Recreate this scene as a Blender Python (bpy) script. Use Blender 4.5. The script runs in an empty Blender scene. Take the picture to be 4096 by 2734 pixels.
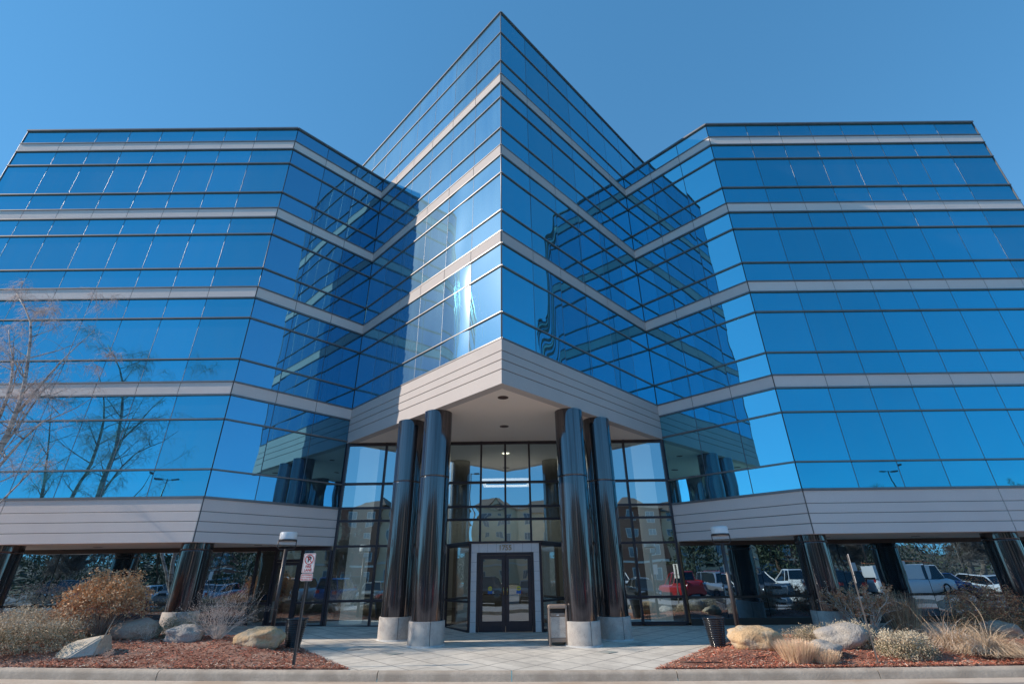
import bpy, math, random
from mathutils import Vector, Matrix, noise
R = random.Random(7)
sc = bpy.context.scene
COL = sc.collection
PI = math.pi

# ------------------------------------------------------------------ materials
def nt(name):
    m = bpy.data.materials.new(name); m.use_nodes = True
    t = m.node_tree; t.nodes.clear()
    out = t.nodes.new('ShaderNodeOutputMaterial')
    return m, t, out
def N(t, typ, **kw):
    n = t.nodes.new(typ)
    for k, v in kw.items():
        if k.startswith('_'): setattr(n, k[1:], v)
        else: n.inputs[k.replace('__', ' ')].default_value = v
    return n
def rgb(c): return (c[0], c[1], c[2], 1)
def coords(t, scale=(1, 1, 1), kind='Object'):
    tc = t.nodes.new('ShaderNodeTexCoord'); mp = t.nodes.new('ShaderNodeMapping')
    mp.inputs['Scale'].default_value = scale
    t.links.new(tc.outputs[kind], mp.inputs['Vector']); return mp.outputs[0]
def mat(name, c, c2=None, rough=.7, metal=0., nscale=8., bump=0., bscale=None, stretch=(1, 1, 1), spec=.5, c3=None, nscale3=1.2, detail=6, emit=None, trans=0):
    """principled with two-scale procedural colour variation and bump"""
    m, t, out = nt(name)
    p = N(t, 'ShaderNodeBsdfPrincipled'); p.inputs['Roughness'].default_value = rough
    p.inputs['Metallic'].default_value = metal; p.inputs['Specular IOR Level'].default_value = spec
    v = coords(t, stretch)
    if c2 is None: c2 = tuple(x * .8 for x in c)
    n = N(t, 'ShaderNodeTexNoise', Scale=nscale, Detail=detail, Roughness=.65); t.links.new(v, n.inputs['Vector'])
    r = N(t, 'ShaderNodeValToRGB'); r.color_ramp.elements[0].position = .32; r.color_ramp.elements[1].position = .68
    r.color_ramp.elements[0].color = rgb(c); r.color_ramp.elements[1].color = rgb(c2)
    t.links.new(n.outputs['Fac'], r.inputs['Fac']); colr = r.outputs['Color']
    if c3:
        n3 = N(t, 'ShaderNodeTexNoise', Scale=nscale3, Detail=4.); t.links.new(v, n3.inputs['Vector'])
        r3 = N(t, 'ShaderNodeValToRGB'); r3.color_ramp.elements[0].position = .45; r3.color_ramp.elements[1].position = .62
        t.links.new(n3.outputs['Fac'], r3.inputs['Fac'])
        mx = N(t, 'ShaderNodeMix', _data_type='RGBA'); t.links.new(r3.outputs['Color'], mx.inputs[0])
        t.links.new(colr, mx.inputs[6]); mx.inputs[7].default_value = rgb(c3); colr = mx.outputs[2]
    t.links.new(colr, p.inputs['Base Color'])
    if bump:
        b = N(t, 'ShaderNodeBump', Strength=bump, Distance=.02)
        nb = N(t, 'ShaderNodeTexNoise', Scale=bscale or nscale * 3, Detail=5.); t.links.new(v, nb.inputs['Vector'])
        t.links.new(nb.outputs['Fac'], b.inputs['Height']); t.links.new(b.outputs[0], p.inputs['Normal'])
    if emit: p.inputs['Emission Color'].default_value = rgb(emit[0]); p.inputs['Emission Strength'].default_value = emit[1]
    t.links.new(p.outputs[0], out.inputs['Surface'])
    return m

def mirror_glass(name, tint, dirt=.05, dirtcol=(.55, .62, .62), streak=(1.6, 1.6, .10), rough=.0, body=(.003, .012, .022), glare=0.):
    m, t, out = nt(name)
    lw = N(t, 'ShaderNodeLayerWeight', Blend=.5)
    pw = N(t, 'ShaderNodeMath', _operation='POWER'); pw.inputs[1].default_value = 5.
    t.links.new(lw.outputs['Facing'], pw.inputs[0])
    mx = N(t, 'ShaderNodeMix', _data_type='RGBA'); mx.inputs[6].default_value = rgb(tint); mx.inputs[7].default_value = (.85, .93, 1, 1)
    t.links.new(pw.outputs[0], mx.inputs[0])
    # every pane a slightly different coating
    gi = N(t, 'ShaderNodeNewGeometry')
    hs = N(t, 'ShaderNodeMapRange'); hs.inputs['To Min'].default_value = .87; hs.inputs['To Max'].default_value = 1.06
    t.links.new(gi.outputs['Random Per Island'], hs.inputs['Value'])
    vm = N(t, 'ShaderNodeVectorMath', _operation='SCALE'); t.links.new(mx.outputs[2], vm.inputs[0]); t.links.new(hs.outputs[0], vm.inputs['Scale'])
    g = N(t, 'ShaderNodeBsdfGlossy'); g.inputs['Roughness'].default_value = rough
    t.links.new(vm.outputs[0], g.inputs['Color'])
    v = coords(t, streak)
    n = N(t, 'ShaderNodeTexNoise', Scale=2.2, Detail=7., Roughness=.6); t.links.new(v, n.inputs['Vector'])
    v2 = coords(t, (1, 1, 1)); n2 = N(t, 'ShaderNodeTexNoise', Scale=.35, Detail=3.); t.links.new(v2, n2.inputs['Vector'])
    mu = N(t, 'ShaderNodeMath', _operation='MULTIPLY'); t.links.new(n.outputs['Fac'], mu.inputs[0]); t.links.new(n2.outputs['Fac'], mu.inputs[1])
    mr = N(t, 'ShaderNodeMapRange'); mr.inputs['From Min'].default_value = .12; mr.inputs['From Max'].default_value = .45
    mr.inputs['To Min'].default_value = dirt * .6; mr.inputs['To Max'].default_value = dirt * 1.6
    t.links.new(mu.outputs[0], mr.inputs['Value'])
    d = N(t, 'ShaderNodeBsdfDiffuse'); d.inputs['Color'].default_value = rgb(dirtcol)
    s = N(t, 'ShaderNodeMixShader'); t.links.new(mr.outputs[0], s.inputs[0]); t.links.new(g.outputs[0], s.inputs[1]); t.links.new(d.outputs[0], s.inputs[2])
    db = N(t, 'ShaderNodeBsdfDiffuse'); db.inputs['Color'].default_value = rgb(body)
    a = N(t, 'ShaderNodeAddShader'); t.links.new(s.outputs[0], a.inputs[0]); t.links.new(db.outputs[0], a.inputs[1])
    if glare:
        gg = N(t, 'ShaderNodeBsdfGlossy'); gg.inputs['Roughness'].default_value = .38; gg.inputs['Color'].default_value = (.42, .72, .95, 1)
        sg_ = N(t, 'ShaderNodeMixShader'); sg_.inputs[0].default_value = glare; t.links.new(g.outputs[0], sg_.inputs[1]); t.links.new(gg.outputs[0], sg_.inputs[2]); 
        g3 = N(t, 'ShaderNodeBsdfGlossy'); g3.inputs['Roughness'].default_value = .13; g3.inputs['Color'].default_value = (1, 1, 1, 1)
        s3 = N(t, 'ShaderNodeMixShader'); s3.inputs[0].default_value = .028; t.links.new(sg_.outputs[0], s3.inputs[1]); t.links.new(g3.outputs[0], s3.inputs[2]); t.links.new(s3.outputs[0], s.inputs[1])
    # faint roller-wave distortion of tempered glass
    b = N(t, 'ShaderNodeBump', Strength=.25, Distance=.002)
    nb = N(t, 'ShaderNodeTexNoise', Scale=1.0, Detail=1.); t.links.new(coords(t, (1.2, 1.2, 2.5)), nb.inputs['Vector'])
    t.links.new(nb.outputs['Fac'], b.inputs['Height']); t.links.new(b.outputs[0], g.inputs['Normal'])
    t.links.new(a.outputs[0], out.inputs['Surface'])
    return m

def clear_glass(name, refl=(.62, .80, .92), through=(.42, .5, .5), fac=.55):
    m, t, out = nt(name)
    g = N(t, 'ShaderNodeBsdfGlossy'); g.inputs['Roughness'].default_value = 0.; g.inputs['Color'].default_value = rgb(refl)
    tr = N(t, 'ShaderNodeBsdfTransparent'); tr.inputs['Color'].default_value = rgb(through)
    lw = N(t, 'ShaderNodeLayerWeight', Blend=.5); pw = N(t, 'ShaderNodeMath', _operation='POWER'); pw.inputs[1].default_value = 4.
    t.links.new(lw.outputs['Facing'], pw.inputs[0])
    mr = N(t, 'ShaderNodeMapRange'); mr.inputs['To Min'].default_value = fac; mr.inputs['To Max'].default_value = .98
    t.links.new(pw.outputs[0], mr.inputs['Value'])
    b = N(t, 'ShaderNodeBump', Strength=.10, Distance=.002)
    nb = N(t, 'ShaderNodeTexNoise', Scale=.9, Detail=1.); t.links.new(coords(t, (1, 1, 1.4)), nb.inputs['Vector'])
    t.links.new(nb.outputs['Fac'], b.inputs['Height']); t.links.new(b.outputs[0], g.inputs['Normal'])
    s = N(t, 'ShaderNodeMixShader'); t.links.new(mr.outputs[0], s.inputs[0]); t.links.new(tr.outputs[0], s.inputs[1]); t.links.new(g.outputs[0], s.inputs[2])
    t.links.new(s.outputs[0], out.inputs['Surface'])
    return m

def column_mat():
    m, t, out = nt('polished_dark_cladding')
    p = N(t, 'ShaderNodeBsdfPrincipled'); p.inputs['Metallic'].default_value = 1.
    v = coords(t, (22, 22, .25))
    n = N(t, 'ShaderNodeTexNoise', Scale=1., Detail=5., Roughness=.7); t.links.new(v, n.inputs['Vector'])
    r = N(t, 'ShaderNodeValToRGB'); r.color_ramp.elements[0].position = .3; r.color_ramp.elements[1].position = .72
    r.color_ramp.elements[0].color = (.075, .07, .075, 1); r.color_ramp.elements[1].color = (.20, .19, .195, 1)
    t.links.new(n.outputs['Fac'], r.inputs['Fac']); t.links.new(r.outputs[0], p.inputs['Base Color'])
    mr = N(t, 'ShaderNodeMapRange'); mr.inputs['To Min'].default_value = .04; mr.inputs['To Max'].default_value = .15
    t.links.new(n.outputs['Fac'], mr.inputs['Value']); t.links.new(mr.outputs[0], p.inputs['Roughness'])
    b = N(t, 'ShaderNodeBump', Strength=.2, Distance=.004); nb = N(t, 'ShaderNodeTexNoise', Scale=1., Detail=3.)
    t.links.new(coords(t, (9, 9, .12)), nb.inputs['Vector']); t.links.new(nb.outputs['Fac'], b.inputs['Height']); t.links.new(b.outputs[0], p.inputs['Normal'])
    df = N(t, 'ShaderNodeBsdfDiffuse'); df.inputs['Color'].default_value = (.016, .016, .018, 1)
    ad = N(t, 'ShaderNodeAddShader'); t.links.new(p.outputs[0], ad.inputs[0]); t.links.new(df.outputs[0], ad.inputs[1])
    t.links.new(ad.outputs[0], out.inputs['Surface'])
    return m

def pavement_mat():
    """brushed concrete cut by two families of diagonal joints"""
    m, t, out = nt('scored_concrete_pavement')
    p = N(t, 'ShaderNodeBsdfPrincipled'); p.inputs['Roughness'].default_value = .85
    tc = N(t, 'ShaderNodeTexCoord'); sp = N(t, 'ShaderNodeSeparateXYZ'); t.links.new(tc.outputs['Object'], sp.inputs[0])
    def fam(op, off):
        a = N(t, 'ShaderNodeMath', _operation=op); t.links.new(sp.outputs[0], a.inputs[0]); t.links.new(sp.outputs[1], a.inputs[1])
        o = N(t, 'ShaderNodeMath', _operation='ADD'); t.links.new(a.outputs[0], o.inputs[0]); o.inputs[1].default_value = off + 98.
        w = N(t, 'ShaderNodeMath', _operation='DIVIDE'); t.links.new(o.outputs[0], w.inputs[0]); w.inputs[1].default_value = .98
        f = N(t, 'ShaderNodeMath', _operation='FRACT'); t.links.new(w.outputs[0], f.inputs[0])
        s = N(t, 'ShaderNodeMath', _operation='SUBTRACT'); t.links.new(f.outputs[0], s.inputs[0]); s.inputs[1].default_value = .5
        ab = N(t, 'ShaderNodeMath', _operation='ABSOLUTE'); t.links.new(s.outputs[0], ab.inputs[0])
        fl = N(t, 'ShaderNodeMath', _operation='FLOOR'); t.links.new(w.outputs[0], fl.inputs[0])
        return ab, fl
    a1, c1 = fam('SUBTRACT', 13.755 + .49); a2, c2 = fam('ADD', -9.24 + .49)
    mi = N(t, 'ShaderNodeMath', _operation='MINIMUM'); t.links.new(a1.outputs[0], mi.inputs[0]); t.links.new(a2.outputs[0], mi.inputs[1])
    j = N(t, 'ShaderNodeMapRange'); j.inputs['From Min'].default_value = .011; j.inputs['From Max'].default_value = .022
    t.links.new(mi.outputs[0], j.inputs['Value'])
    cx = N(t, 'ShaderNodeCombineXYZ'); t.links.new(c1.outputs[0], cx.inputs[0]); t.links.new(c2.outputs[0], cx.inputs[1])
    wn = N(t, 'ShaderNodeTexWhiteNoise'); t.links.new(cx.outputs[0], wn.inputs['Vector'])
    v = coords(t)
    n = N(t, 'ShaderNodeTexNoise', Scale=3., Detail=8., Roughness=.7); t.links.new(v, n.inputs['Vector'])
    n2 = N(t, 'ShaderNodeTexNoise', Scale=70., Detail=3.); t.links.new(v, n2.inputs['Vector'])
    ad = N(t, 'ShaderNodeMath', _operation='MULTIPLY_ADD'); t.links.new(wn.outputs['Value'], ad.inputs[0]); ad.inputs[1].default_value = .22; t.links.new(n.outputs['Fac'], ad.inputs[2])
    ad2 = N(t, 'ShaderNodeMath', _operation='MULTIPLY_ADD'); t.links.new(n2.outputs['Fac'], ad2.inputs[0]); ad2.inputs[1].default_value = .3; t.links.new(ad.outputs[0], ad2.inputs[2])
    r = N(t, 'ShaderNodeValToRGB'); r.color_ramp.elements[0].position = .45; r.color_ramp.elements[1].position = 1.
    r.color_ramp.elements[0].color = (.47, .43, .37, 1); r.color_ramp.elements[1].color = (.78, .72, .62, 1)
    t.links.new(ad2.outputs[0], r.inputs['Fac'])
    mx = N(t, 'ShaderNodeMix', _data_type='RGBA'); mx.inputs[6].default_value = (.22, .19, .17, 1)
    t.links.new(j.outputs[0], mx.inputs[0]); t.links.new(r.outputs[0], mx.inputs[7]); t.links.new(mx.outputs[2], p.inputs['Base Color'])
    b = N(t, 'ShaderNodeBump', Strength=.5, Distance=.004); t.links.new(n2.outputs['Fac'], b.inputs['Height']); t.links.new(b.outputs[0], p.inputs['Normal'])
    t.links.new(p.outputs[0], out.inputs['Surface'])
    return m

GL = mirror_glass('blue_mirror_glass', (.05, .42, .58), dirt=.04)
GLH = mirror_glass('dusty_blue_mirror_glass', (.09, .43, .60), dirt=.12, dirtcol=(.34, .62, .76), glare=.028)
GLM = mirror_glass('recess_mirror_glass', (.15, .40, .56), dirt=.03)
GLL = mirror_glass('left_wing_mirror_glass', (.08, .45, .60), dirt=.06)
GLC = mirror_glass('brightened_mirror_glass', (.22, .64, .78), dirt=.04)  # same glass as GL, tint raised to paint in a brighter sky reflection
GLD = mirror_glass('dark_teal_mirror_glass', (.34, .47, .57), dirt=.02, body=(.001, .003, .005))
LOB = clear_glass('lobby_glass', (.68, .84, .92), (.55, .62, .60), .58)
CLR = clear_glass('tinted_door_glass', (.58, .68, .74), (.5, .5, .48), .52)
BEAD = mat('joint_bead', (.26, .29, .33), rough=.42, metal=1)
JNT = mat('black_silicone', (.012, .014, .018), rough=.35)
RAIL = mat('anodised_rail', (.24, .23, .235), (.19, .185, .19), rough=.35, metal=.45, nscale=3)
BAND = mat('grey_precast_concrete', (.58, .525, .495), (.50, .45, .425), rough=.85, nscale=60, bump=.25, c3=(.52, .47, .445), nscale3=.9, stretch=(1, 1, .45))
BANDW = mat('shade_lifted_concrete_wings', (.84, .74, .69), (.76, .665, .62), rough=.85, nscale=60, bump=.25, c3=(.78, .68, .635), nscale3=.9, stretch=(1, 1, .45))  # same concrete as BAND, colour raised to lift the shade on the wings
GROOVE = mat('dark_groove', (.20, .18, .17), rough=.8)
SOF = mat('painted_soffit_plaster', (.90, .80, .71), (.88, .78, .69), rough=.9, nscale=1.5, bump=.05, bscale=80)
FRM = mat('dark_bronze_frame', (.065, .052, .06), (.05, .04, .047), rough=.35, metal=.4, nscale=4)
FRMB = mat('brown_bronze_trim', (.07, .045, .035), (.05, .035, .03), rough=.5, nscale=4)
COLM = column_mat()
AGG = mat('exposed_aggregate', (.66, .60, .54), (.30, .265, .245), rough=.85, nscale=95, bump=.6, bscale=110, c3=(.56, .52, .47), nscale3=5, detail=2)
PAV = pavement_mat()
KERB = mat('kerb_concrete', (.58, .49, .39), (.44, .37, .30), rough=.9, nscale=14, bump=.4, c3=(.40, .33, .26), nscale3=2.2)
GUT = mat('gutter_concrete', (.62, .52, .42), (.52, .43, .35), rough=.9, nscale=10, bump=.4, c3=(.45, .34, .25), nscale3=.8)
ROAD = mat('pinkish_road_surface', (.42, .35, .31), (.27, .23, .21), rough=.92, nscale=120, bump=.6, bscale=150, c3=(.36, .30, .27), nscale3=.6)
ASPH = mat('grey_asphalt', (.36, .33, .31), (.30, .28, .26), rough=.92, nscale=60, bump=.3, c3=(.20, .185, .17), nscale3=.25)
MULCH = mat('mulch_bed_soil', (.34, .15, .10), (.20, .09, .065), rough=.95, nscale=30, bump=1., bscale=60, c3=(.40, .25, .19), nscale3=1.0)
MCH = [mat('mulch_chip_red', (.66, .20, .12), (.50, .15, .09), rough=.9), mat('mulch_chip_brown', (.34, .155, .10), rough=.9),
       mat('mulch_chip_orange', (.70, .30, .18), rough=.9), mat('mulch_chip_pale', (.75, .58, .45), rough=.9)]
GRAV = mat('river_gravel', (.50, .45, .42), (.20, .18, .17), rough=.9, nscale=16, bump=1., bscale=16, detail=2)

# ------------------------------------------------------------------ mesh builder
class MB:
    def __init__(s): s.v = []; s.f = []; s.m = []; s.sm = []
    def face(s, idx, m=0, smooth=False): s.f.append(tuple(idx)); s.m.append(m); s.sm.append(smooth)
    def add(s, pts): i = len(s.v); s.v.extend(tuple(p) for p in pts); return i
    def quad(s, a, b, c, d, m=0, smooth=False):
        i = s.add((a, b, c, d)); s.face((i, i+1, i+2, i+3), m, smooth)
    def tri(s, a, b, c, m=0): i = s.add((a, b, c)); s.face((i, i+1, i+2), m)
    def hexa(s, p, m=0):
        i = s.add(p)
        for q in ((0, 3, 2, 1), (4, 5, 6, 7), (0, 1, 5, 4), (1, 2, 6, 5), (2, 3, 7, 6), (3, 0, 4, 7)): s.face([i+k for k in q], m)
    def box(s, x0, x1, y0, y1, z0, z1, m=0):
        s.hexa([(x0, y0, z0), (x1, y0, z0), (x1, y1, z0), (x0, y1, z0), (x0, y0, z1), (x1, y0, z1), (x1, y1, z1), (x0, y1, z1)], m)
    def fbox(s, F, u0, u1, w0, w1, z0, z1, m=0):
        P = lambda u, w, z: F.p(u, w, z)
        s.hexa([P(u0, w0, z0), P(u1, w0, z0), P(u1, w1, z0), P(u0, w1, z0), P(u0, w0, z1), P(u1, w0, z1), P(u1, w1, z1), P(u0, w1, z1)], m)
    def tube(s, pts, rad, n=8, m=0, smooth=True, cap=True, tang=None):
        pts = [Vector(p) for p in pts]; k = len(pts)
        if not hasattr(rad, '__len__'): rad = [rad] * k
        prev = None; rings = []
        for i, p in enumerate(pts):
            t = (pts[min(i+1, k-1)] - pts[max(i-1, 0)])
            if t.length < 1e-9: t = Vector((0, 0, 1))
            t.normalize()
            if prev is None:
                a = Vector((1, 0, 0)) if abs(t.x) < .9 else Vector((0, 1, 0)); a = (a - t * a.dot(t)).normalized()
            else:
                a = prev - t * prev.dot(t)
                a = a.normalized() if a.length > 1e-6 else Vector((1, 0, 0))
            prev = a; b = t.cross(a); r = rad[i]
            rings.append(s.add([p + a * (r * math.cos(2*PI*j/n)) + b * (r * math.sin(2*PI*j/n)) for j in range(n)]))
        for i in range(k - 1):
            for j in range(n):
                s.face((rings[i]+j, rings[i]+(j+1) % n, rings[i+1]+(j+1) % n, rings[i+1]+j), m, smooth)
        if cap:
            s.face([rings[0]+j for j in range(n)][::-1], m); s.face([rings[-1]+j for j in range(n)], m)
    def lathe(s, cx, cy, prof, n=32, m=0, smooth=True, cap=True, sx=1, sy=1):
        rings = [s.add([(cx + r * sx * math.cos(2*PI*j/n), cy + r * sy * math.sin(2*PI*j/n), z) for j in range(n)]) for r, z in prof]
        for i in range(len(prof) - 1):
            for j in range(n): s.face((rings[i]+j, rings[i]+(j+1) % n, rings[i+1]+(j+1) % n, rings[i+1]+j), m, smooth)
        if cap: s.face([rings[0]+j for j in range(n)][::-1], m); s.face([rings[-1]+j for j in range(n)], m)
    def loft(s, rings, m=0, smooth=True, cap=True, mf=None):
        idx = [s.add(r) for r in rings]; n = len(rings[0])
        for i in range(len(rings) - 1):
            for j in range(n): s.face((idx[i]+j, idx[i]+(j+1) % n, idx[i+1]+(j+1) % n, idx[i+1]+j), mf(i, j) if mf else m, smooth)
        if cap: s.face([idx[0]+j for j in range(n)][::-1], m); s.face([idx[-1]+j for j in range(n)], m)
    def poly(s, pts, m=0): i = s.add(pts); s.face(range(i, i+len(pts)), m)
    def build(s, name, mats, parent=None, loc=None, bevel=0):
        me = bpy.data.meshes.new(name); me.from_pydata(s.v, [], s.f)
        for mm in (mats if isinstance(mats, (list, tuple)) else [mats]): me.materials.append(mm)
        me.polygons.foreach_set('material_index', s.m); me.polygons.foreach_set('use_smooth', s.sm); me.update()
        o = bpy.data.objects.new(name, me); COL.objects.link(o)
        if parent: o.parent = parent
        if loc: o.location = loc
        if bevel:
            b = o.modifiers.new('bevel', 'BEVEL'); b.width = bevel; b.segments = 2; b.limit_method = 'ANGLE'
        return o
def tag(o, label=None, cat=None, group=None, kind=None):
    if label: o['label'] = label
    if cat: o['category'] = cat
    if group: o['group'] = group
    if kind: o['kind'] = kind
    return o
def empty(name, label, cat, loc=(0, 0, 0), rz=0, group=None):
    o = bpy.data.objects.new(name, None); COL.objects.link(o); o.location = loc; o.rotation_euler = (0, 0, rz)
    return tag(o, label, cat, group)
def dup(root, loc, rz, label=None, group=None, scale=None):
    r = root.copy(); COL.objects.link(r); r.location = loc; r.rotation_euler = (0, 0, rz)
    if scale: r.scale = scale
    if label: r['label'] = label
    if group: r['group'] = group
    for ch in list(root.children):
        c = ch.copy(); COL.objects.link(c); c.parent = r
        for g in list(ch.children):
            d = g.copy(); COL.objects.link(d); d.parent = c
    return r

# ------------------------------------------------------------------ ground
def sst(a, b, x):
    t = max(0., min(1., (x - a) / (b - a))); return t * t * (3 - 2 * t)
def zk(x):                                   # the kerb line dips to the right
    c = max(-14., min(14., x)); return -.075 - .0108 * c + .0006 * c * c
def zg(x, y): return zk(x) + .0265 * (max(11., min(18., y)) - 11)
KY = 11.0
def edgeL(x, y):                             # >0 inside the left bed
    return min((-2.95 - x) * .78 - (y - 11.0) * .62, 15.1 - y + (.6 if x < -9 else 0), y - 11.05) if y < 14.6 else min((-2.95 - x) * .78 - (y - 11.0) * .62, 15.1 - y + (.6 if x < -9 else 0))
def edgeR(x, y):
    return min((x - 2.95) * .78 - (y - 11.0) * .62, 15.2 - y, y - 11.05)
def bed_h(x, y):
    e = edgeL(x, y) if x < 0 else edgeR(x, y)
    if e <= 0: return 0.
    H = .20 if x < 0 else .17
    return .02 + H * sst(0, 1.7, e) + .03 * noise.noise(Vector((x * .9, y * .9, 3.1))) * sst(0, .6, e)
def zt(x, y): return zg(x, y) + bed_h(x, y)

def sheet(name, xs, ys, zf, m, keep=None, kind='structure'):
    b = MB(); nx, ny = len(xs), len(ys)
    b.add([(x, y, zf(x, y)) for y in ys for x in xs])
    for j in range(ny - 1):
        for i in range(nx - 1):
            if keep and not keep((xs[i]+xs[i+1])/2, (ys[j]+ys[j+1])/2): continue
            b.face((j*nx+i, j*nx+i+1, (j+1)*nx+i+1, (j+1)*nx+i), 0, True)
    o = b.build(name, m); tag(o, kind=kind); return o
def lin(a, b, n): return [a + (b - a) * i / n for i in range(n + 1)]
XS = [-60, -40, -28, -22, -18] + lin(-16, 16, 64) + [18, 22, 28, 40, 60]
sheet('pavement', XS, lin(KY, 17.6, 14) + [19.] , zg, PAV)
def zroad(x, y): return (zk(x) - .155) * sst(2, 9, y) + (-.26) * (1 - sst(2, 9, y))
sheet('road', XS, lin(4.2, 10.45, 10), zroad, ROAD)
sheet('gutter', XS, [10.40, 10.84], lambda x, y: zroad(x, 10.45) + .004 + .0 * y, GUT)
sheet('parking_lot', lin(-90, 90, 12), lin(-34, 0.2, 6), lambda x, y: -.26, ASPH)
sheet('ground', lin(-900, 900, 8), [-1200, -400, -120, -70, -34.01], lambda x, y: -.28 if y > -80 else -.28 + (-(y + 70)) * .012, mat('dry_winter_grass', (.30, .24, .14), (.20, .17, .10), rough=1, nscale=3, c3=(.16, .15, .08), nscale3=.05))
sheet('ground', lin(-900, 900, 8), [30, 200, 1500], lambda x, y: -.30, mat('dry_winter_lawn', (.30, .24, .14), (.2, .17, .1), rough=1, nscale=3))
sheet('hill', lin(-500, 500, 50), [-330, -200, -150, -110, -86], lambda x, y: -1.2 + 13 * sst(-86, -220, y) * (1 + .35 * math.sin(x * .013 + 1)) , mat('scrub_hillside', (.26, .21, .14), (.15, .13, .09), rough=1, nscale=.4, c3=(.10, .10, .06), nscale3=.05))
# kerb : rounded profile, cut by joints
def kerb():
    b = MB(); joints = [-22, -19, -16, -13, -9.63, -6.5, -2.35, .18, 3.3, 7.1, 10.3, 13.4, 16.5, 19.5, 22.5]
    prof = [(11.02, .0), (10.98, .004), (10.90, .0), (10.865, -.018), (10.85, -.05), (10.835, -.165)]
    for a, c in zip(joints[:-1], joints[1:]):
        a2, c2 = a + .008, c - .008; xs = lin(a2, c2, 6)
        rings = [[(x, y, zk(x) + z) for y, z in prof] for x in xs]
        idx = [b.add(r) for r in rings]
        for i in range(len(xs) - 1):
            for j in range(len(prof) - 1): b.face((idx[i]+j, idx[i]+j+1, idx[i+1]+j+1, idx[i+1]+j), 0, True)
        for k in (0, -1): b.poly(rings[k], 0)
    b.box(-60, -22, 10.84, 11.02, -.3, zk(-22)); b.box(22.5, 60, 10.84, 11.02, -.4, zk(22))
    b.box(-24, 24, 10.87, 11.0, -.5, -.35)
    tag(b.build('kerb', KERB), kind='structure')
kerb()
# beds
sheet('planting_bed', lin(-20, -2.9, 110), lin(11.0, 15.8, 40), lambda x, y: zt(x, y) + (.004 if edgeL(x, y) > 0 else -.02), MULCH, keep=lambda x, y: edgeL(x, y) > -.06)
sheet('planting_bed', lin(2.9, 20, 110), lin(11.0, 15.3, 36), lambda x, y: zt(x, y) + (.004 if edgeR(x, y) > 0 else -.02), MULCH, keep=lambda x, y: edgeR(x, y) > -.06)
def chips(sgn, n, fn):
    b = MB(); k = 0
    while k < n:
        y = 11.05 + (R.random() ** 1.6) * 3.6; x = sgn * R.uniform(2.9, 14.)
        e = fn(x, y)
        if e < -.03 - R.random() * .04: continue
        if noise.noise(Vector((x * .8, y * 1.1, 9))) < -.32 and R.random() < .6: continue
        k += 1
        a = R.uniform(0, PI); l = R.uniform(.012, .038); w = R.uniform(.003, .008); tl = R.uniform(-.5, .5)
        c, s = math.cos(a), math.sin(a); z = zt(x, y) + .008 + R.random() * .016
        dz = l * math.sin(tl); tw = R.uniform(-.7, .7) * w
        b.quad((x - c*l + s*w, y - s*l - c*w, z - dz - tw), (x + c*l + s*w, y + s*l - c*w, z + dz - tw), (x + c*l - s*w, y + s*l + c*w, z + dz + tw), (x - c*l - s*w, y - s*l + c*w, z - dz + tw),
               R.choice((0, 0, 0, 1, 1, 2, 2, 3) if sgn > 0 else (0, 0, 1, 1, 1, 2, 3)))
    tag(b.build('bark_mulch', MCH), 'reddish bark mulch chips over the %s planting bed' % ('left' if sgn < 0 else 'right'), 'mulch', kind='stuff')
chips(-1, 20000, edgeL); chips(1, 20000, edgeR)
# gravel island across the road
sheet('gravel_island', lin(-60, 60, 60), lin(.2, 4.4, 8), lambda x, y: -.12 + .05 * math.sin((y-.2)/4.2*PI), GRAV)
b = MB(); b.box(-60, 60, 4.4, 4.55, -.4, -.1); b.box(-60, 60, .05, .2, -.4, -.1); tag(b.build('kerb', KERB), kind='structure')
b = MB()
for i in range(-26, 27): b.box(i * 2.75 - .05, i * 2.75 + .05, -6.3, -.9, -.27, -.256); b.box(i * 2.75 - .05, i * 2.75 + .05, -19, -13.6, -.27, -.256)
tag(b.build('parking_lines', mat('white_road_paint', (.7, .7, .68), rough=.8)), kind='structure')

# ------------------------------------------------------------------ the building
class Face:
    def __init__(s, a, b):
        s.a = Vector((a[0], a[1], 0)); d = Vector((b[0]-a[0], b[1]-a[1], 0)); s.len = d.length; s.u = d.normalized(); s.n = Vector((s.u.y, -s.u.x, 0))
    def p(s, u, w, z): q = s.a + s.u * u + s.n * w; return (q.x, q.y, z)
PC = (0, 11.476); VX, VY = 5.77, 17.42; LX, LY = 8.662, 14.417; FX = 20.06
A0, FH = 17.937, 3.564
P_, T_, T1 = 18.68, 21.62, 20.346
SB, E1 = 5.936, 2.477
def lv(k, j): return A0 - FH * k - (0, .4386, 1.2355, 2.7655)[j]
bld = empty('office_building', 'blue mirror glass office tower with a pointed central corner over a columned entrance', 'office building')

def joints_front(L_):       # wide end panes
    mdl = L_ / 8.5; return [0, mdl * 1.25] + [mdl * (1.25 + i) for i in range(1, 7)] + [L_]
WL = Face((-VX*1.42, 11.476 + (VY-11.476)*1.42), PC); WR = Face(PC, (VX*1.42, 11.476 + (VY-11.476)*1.42))
WLEN = WL.len; wl = WLEN / 1.42
WL_v = WLEN - wl            # u of the valley on the left wedge face
CL = Face((-LX, LY), (-VX, VY)); CR = Face((VX, VY), (LX, LY))
FL_ = Face((-FX, LY), (-LX, LY)); FR_ = Face((LX, LY), (FX, LY))
SL = Face((-FX, 34), (-FX, LY)); SR = Face((FX, LY), (FX, 34))
jw = [wl / 6 * i for i in range(10)]
jWL = sorted([WLEN - j for j in jw if j < WLEN] + [0.]); jWR = sorted([j for j in jw if j < WLEN] + [WLEN])
jc = [CL.len / 3 * i for i in range(4)]
jf = joints_front(FX - LX); js = [i * 2 for i in range(10)] + [SL.len]

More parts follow.
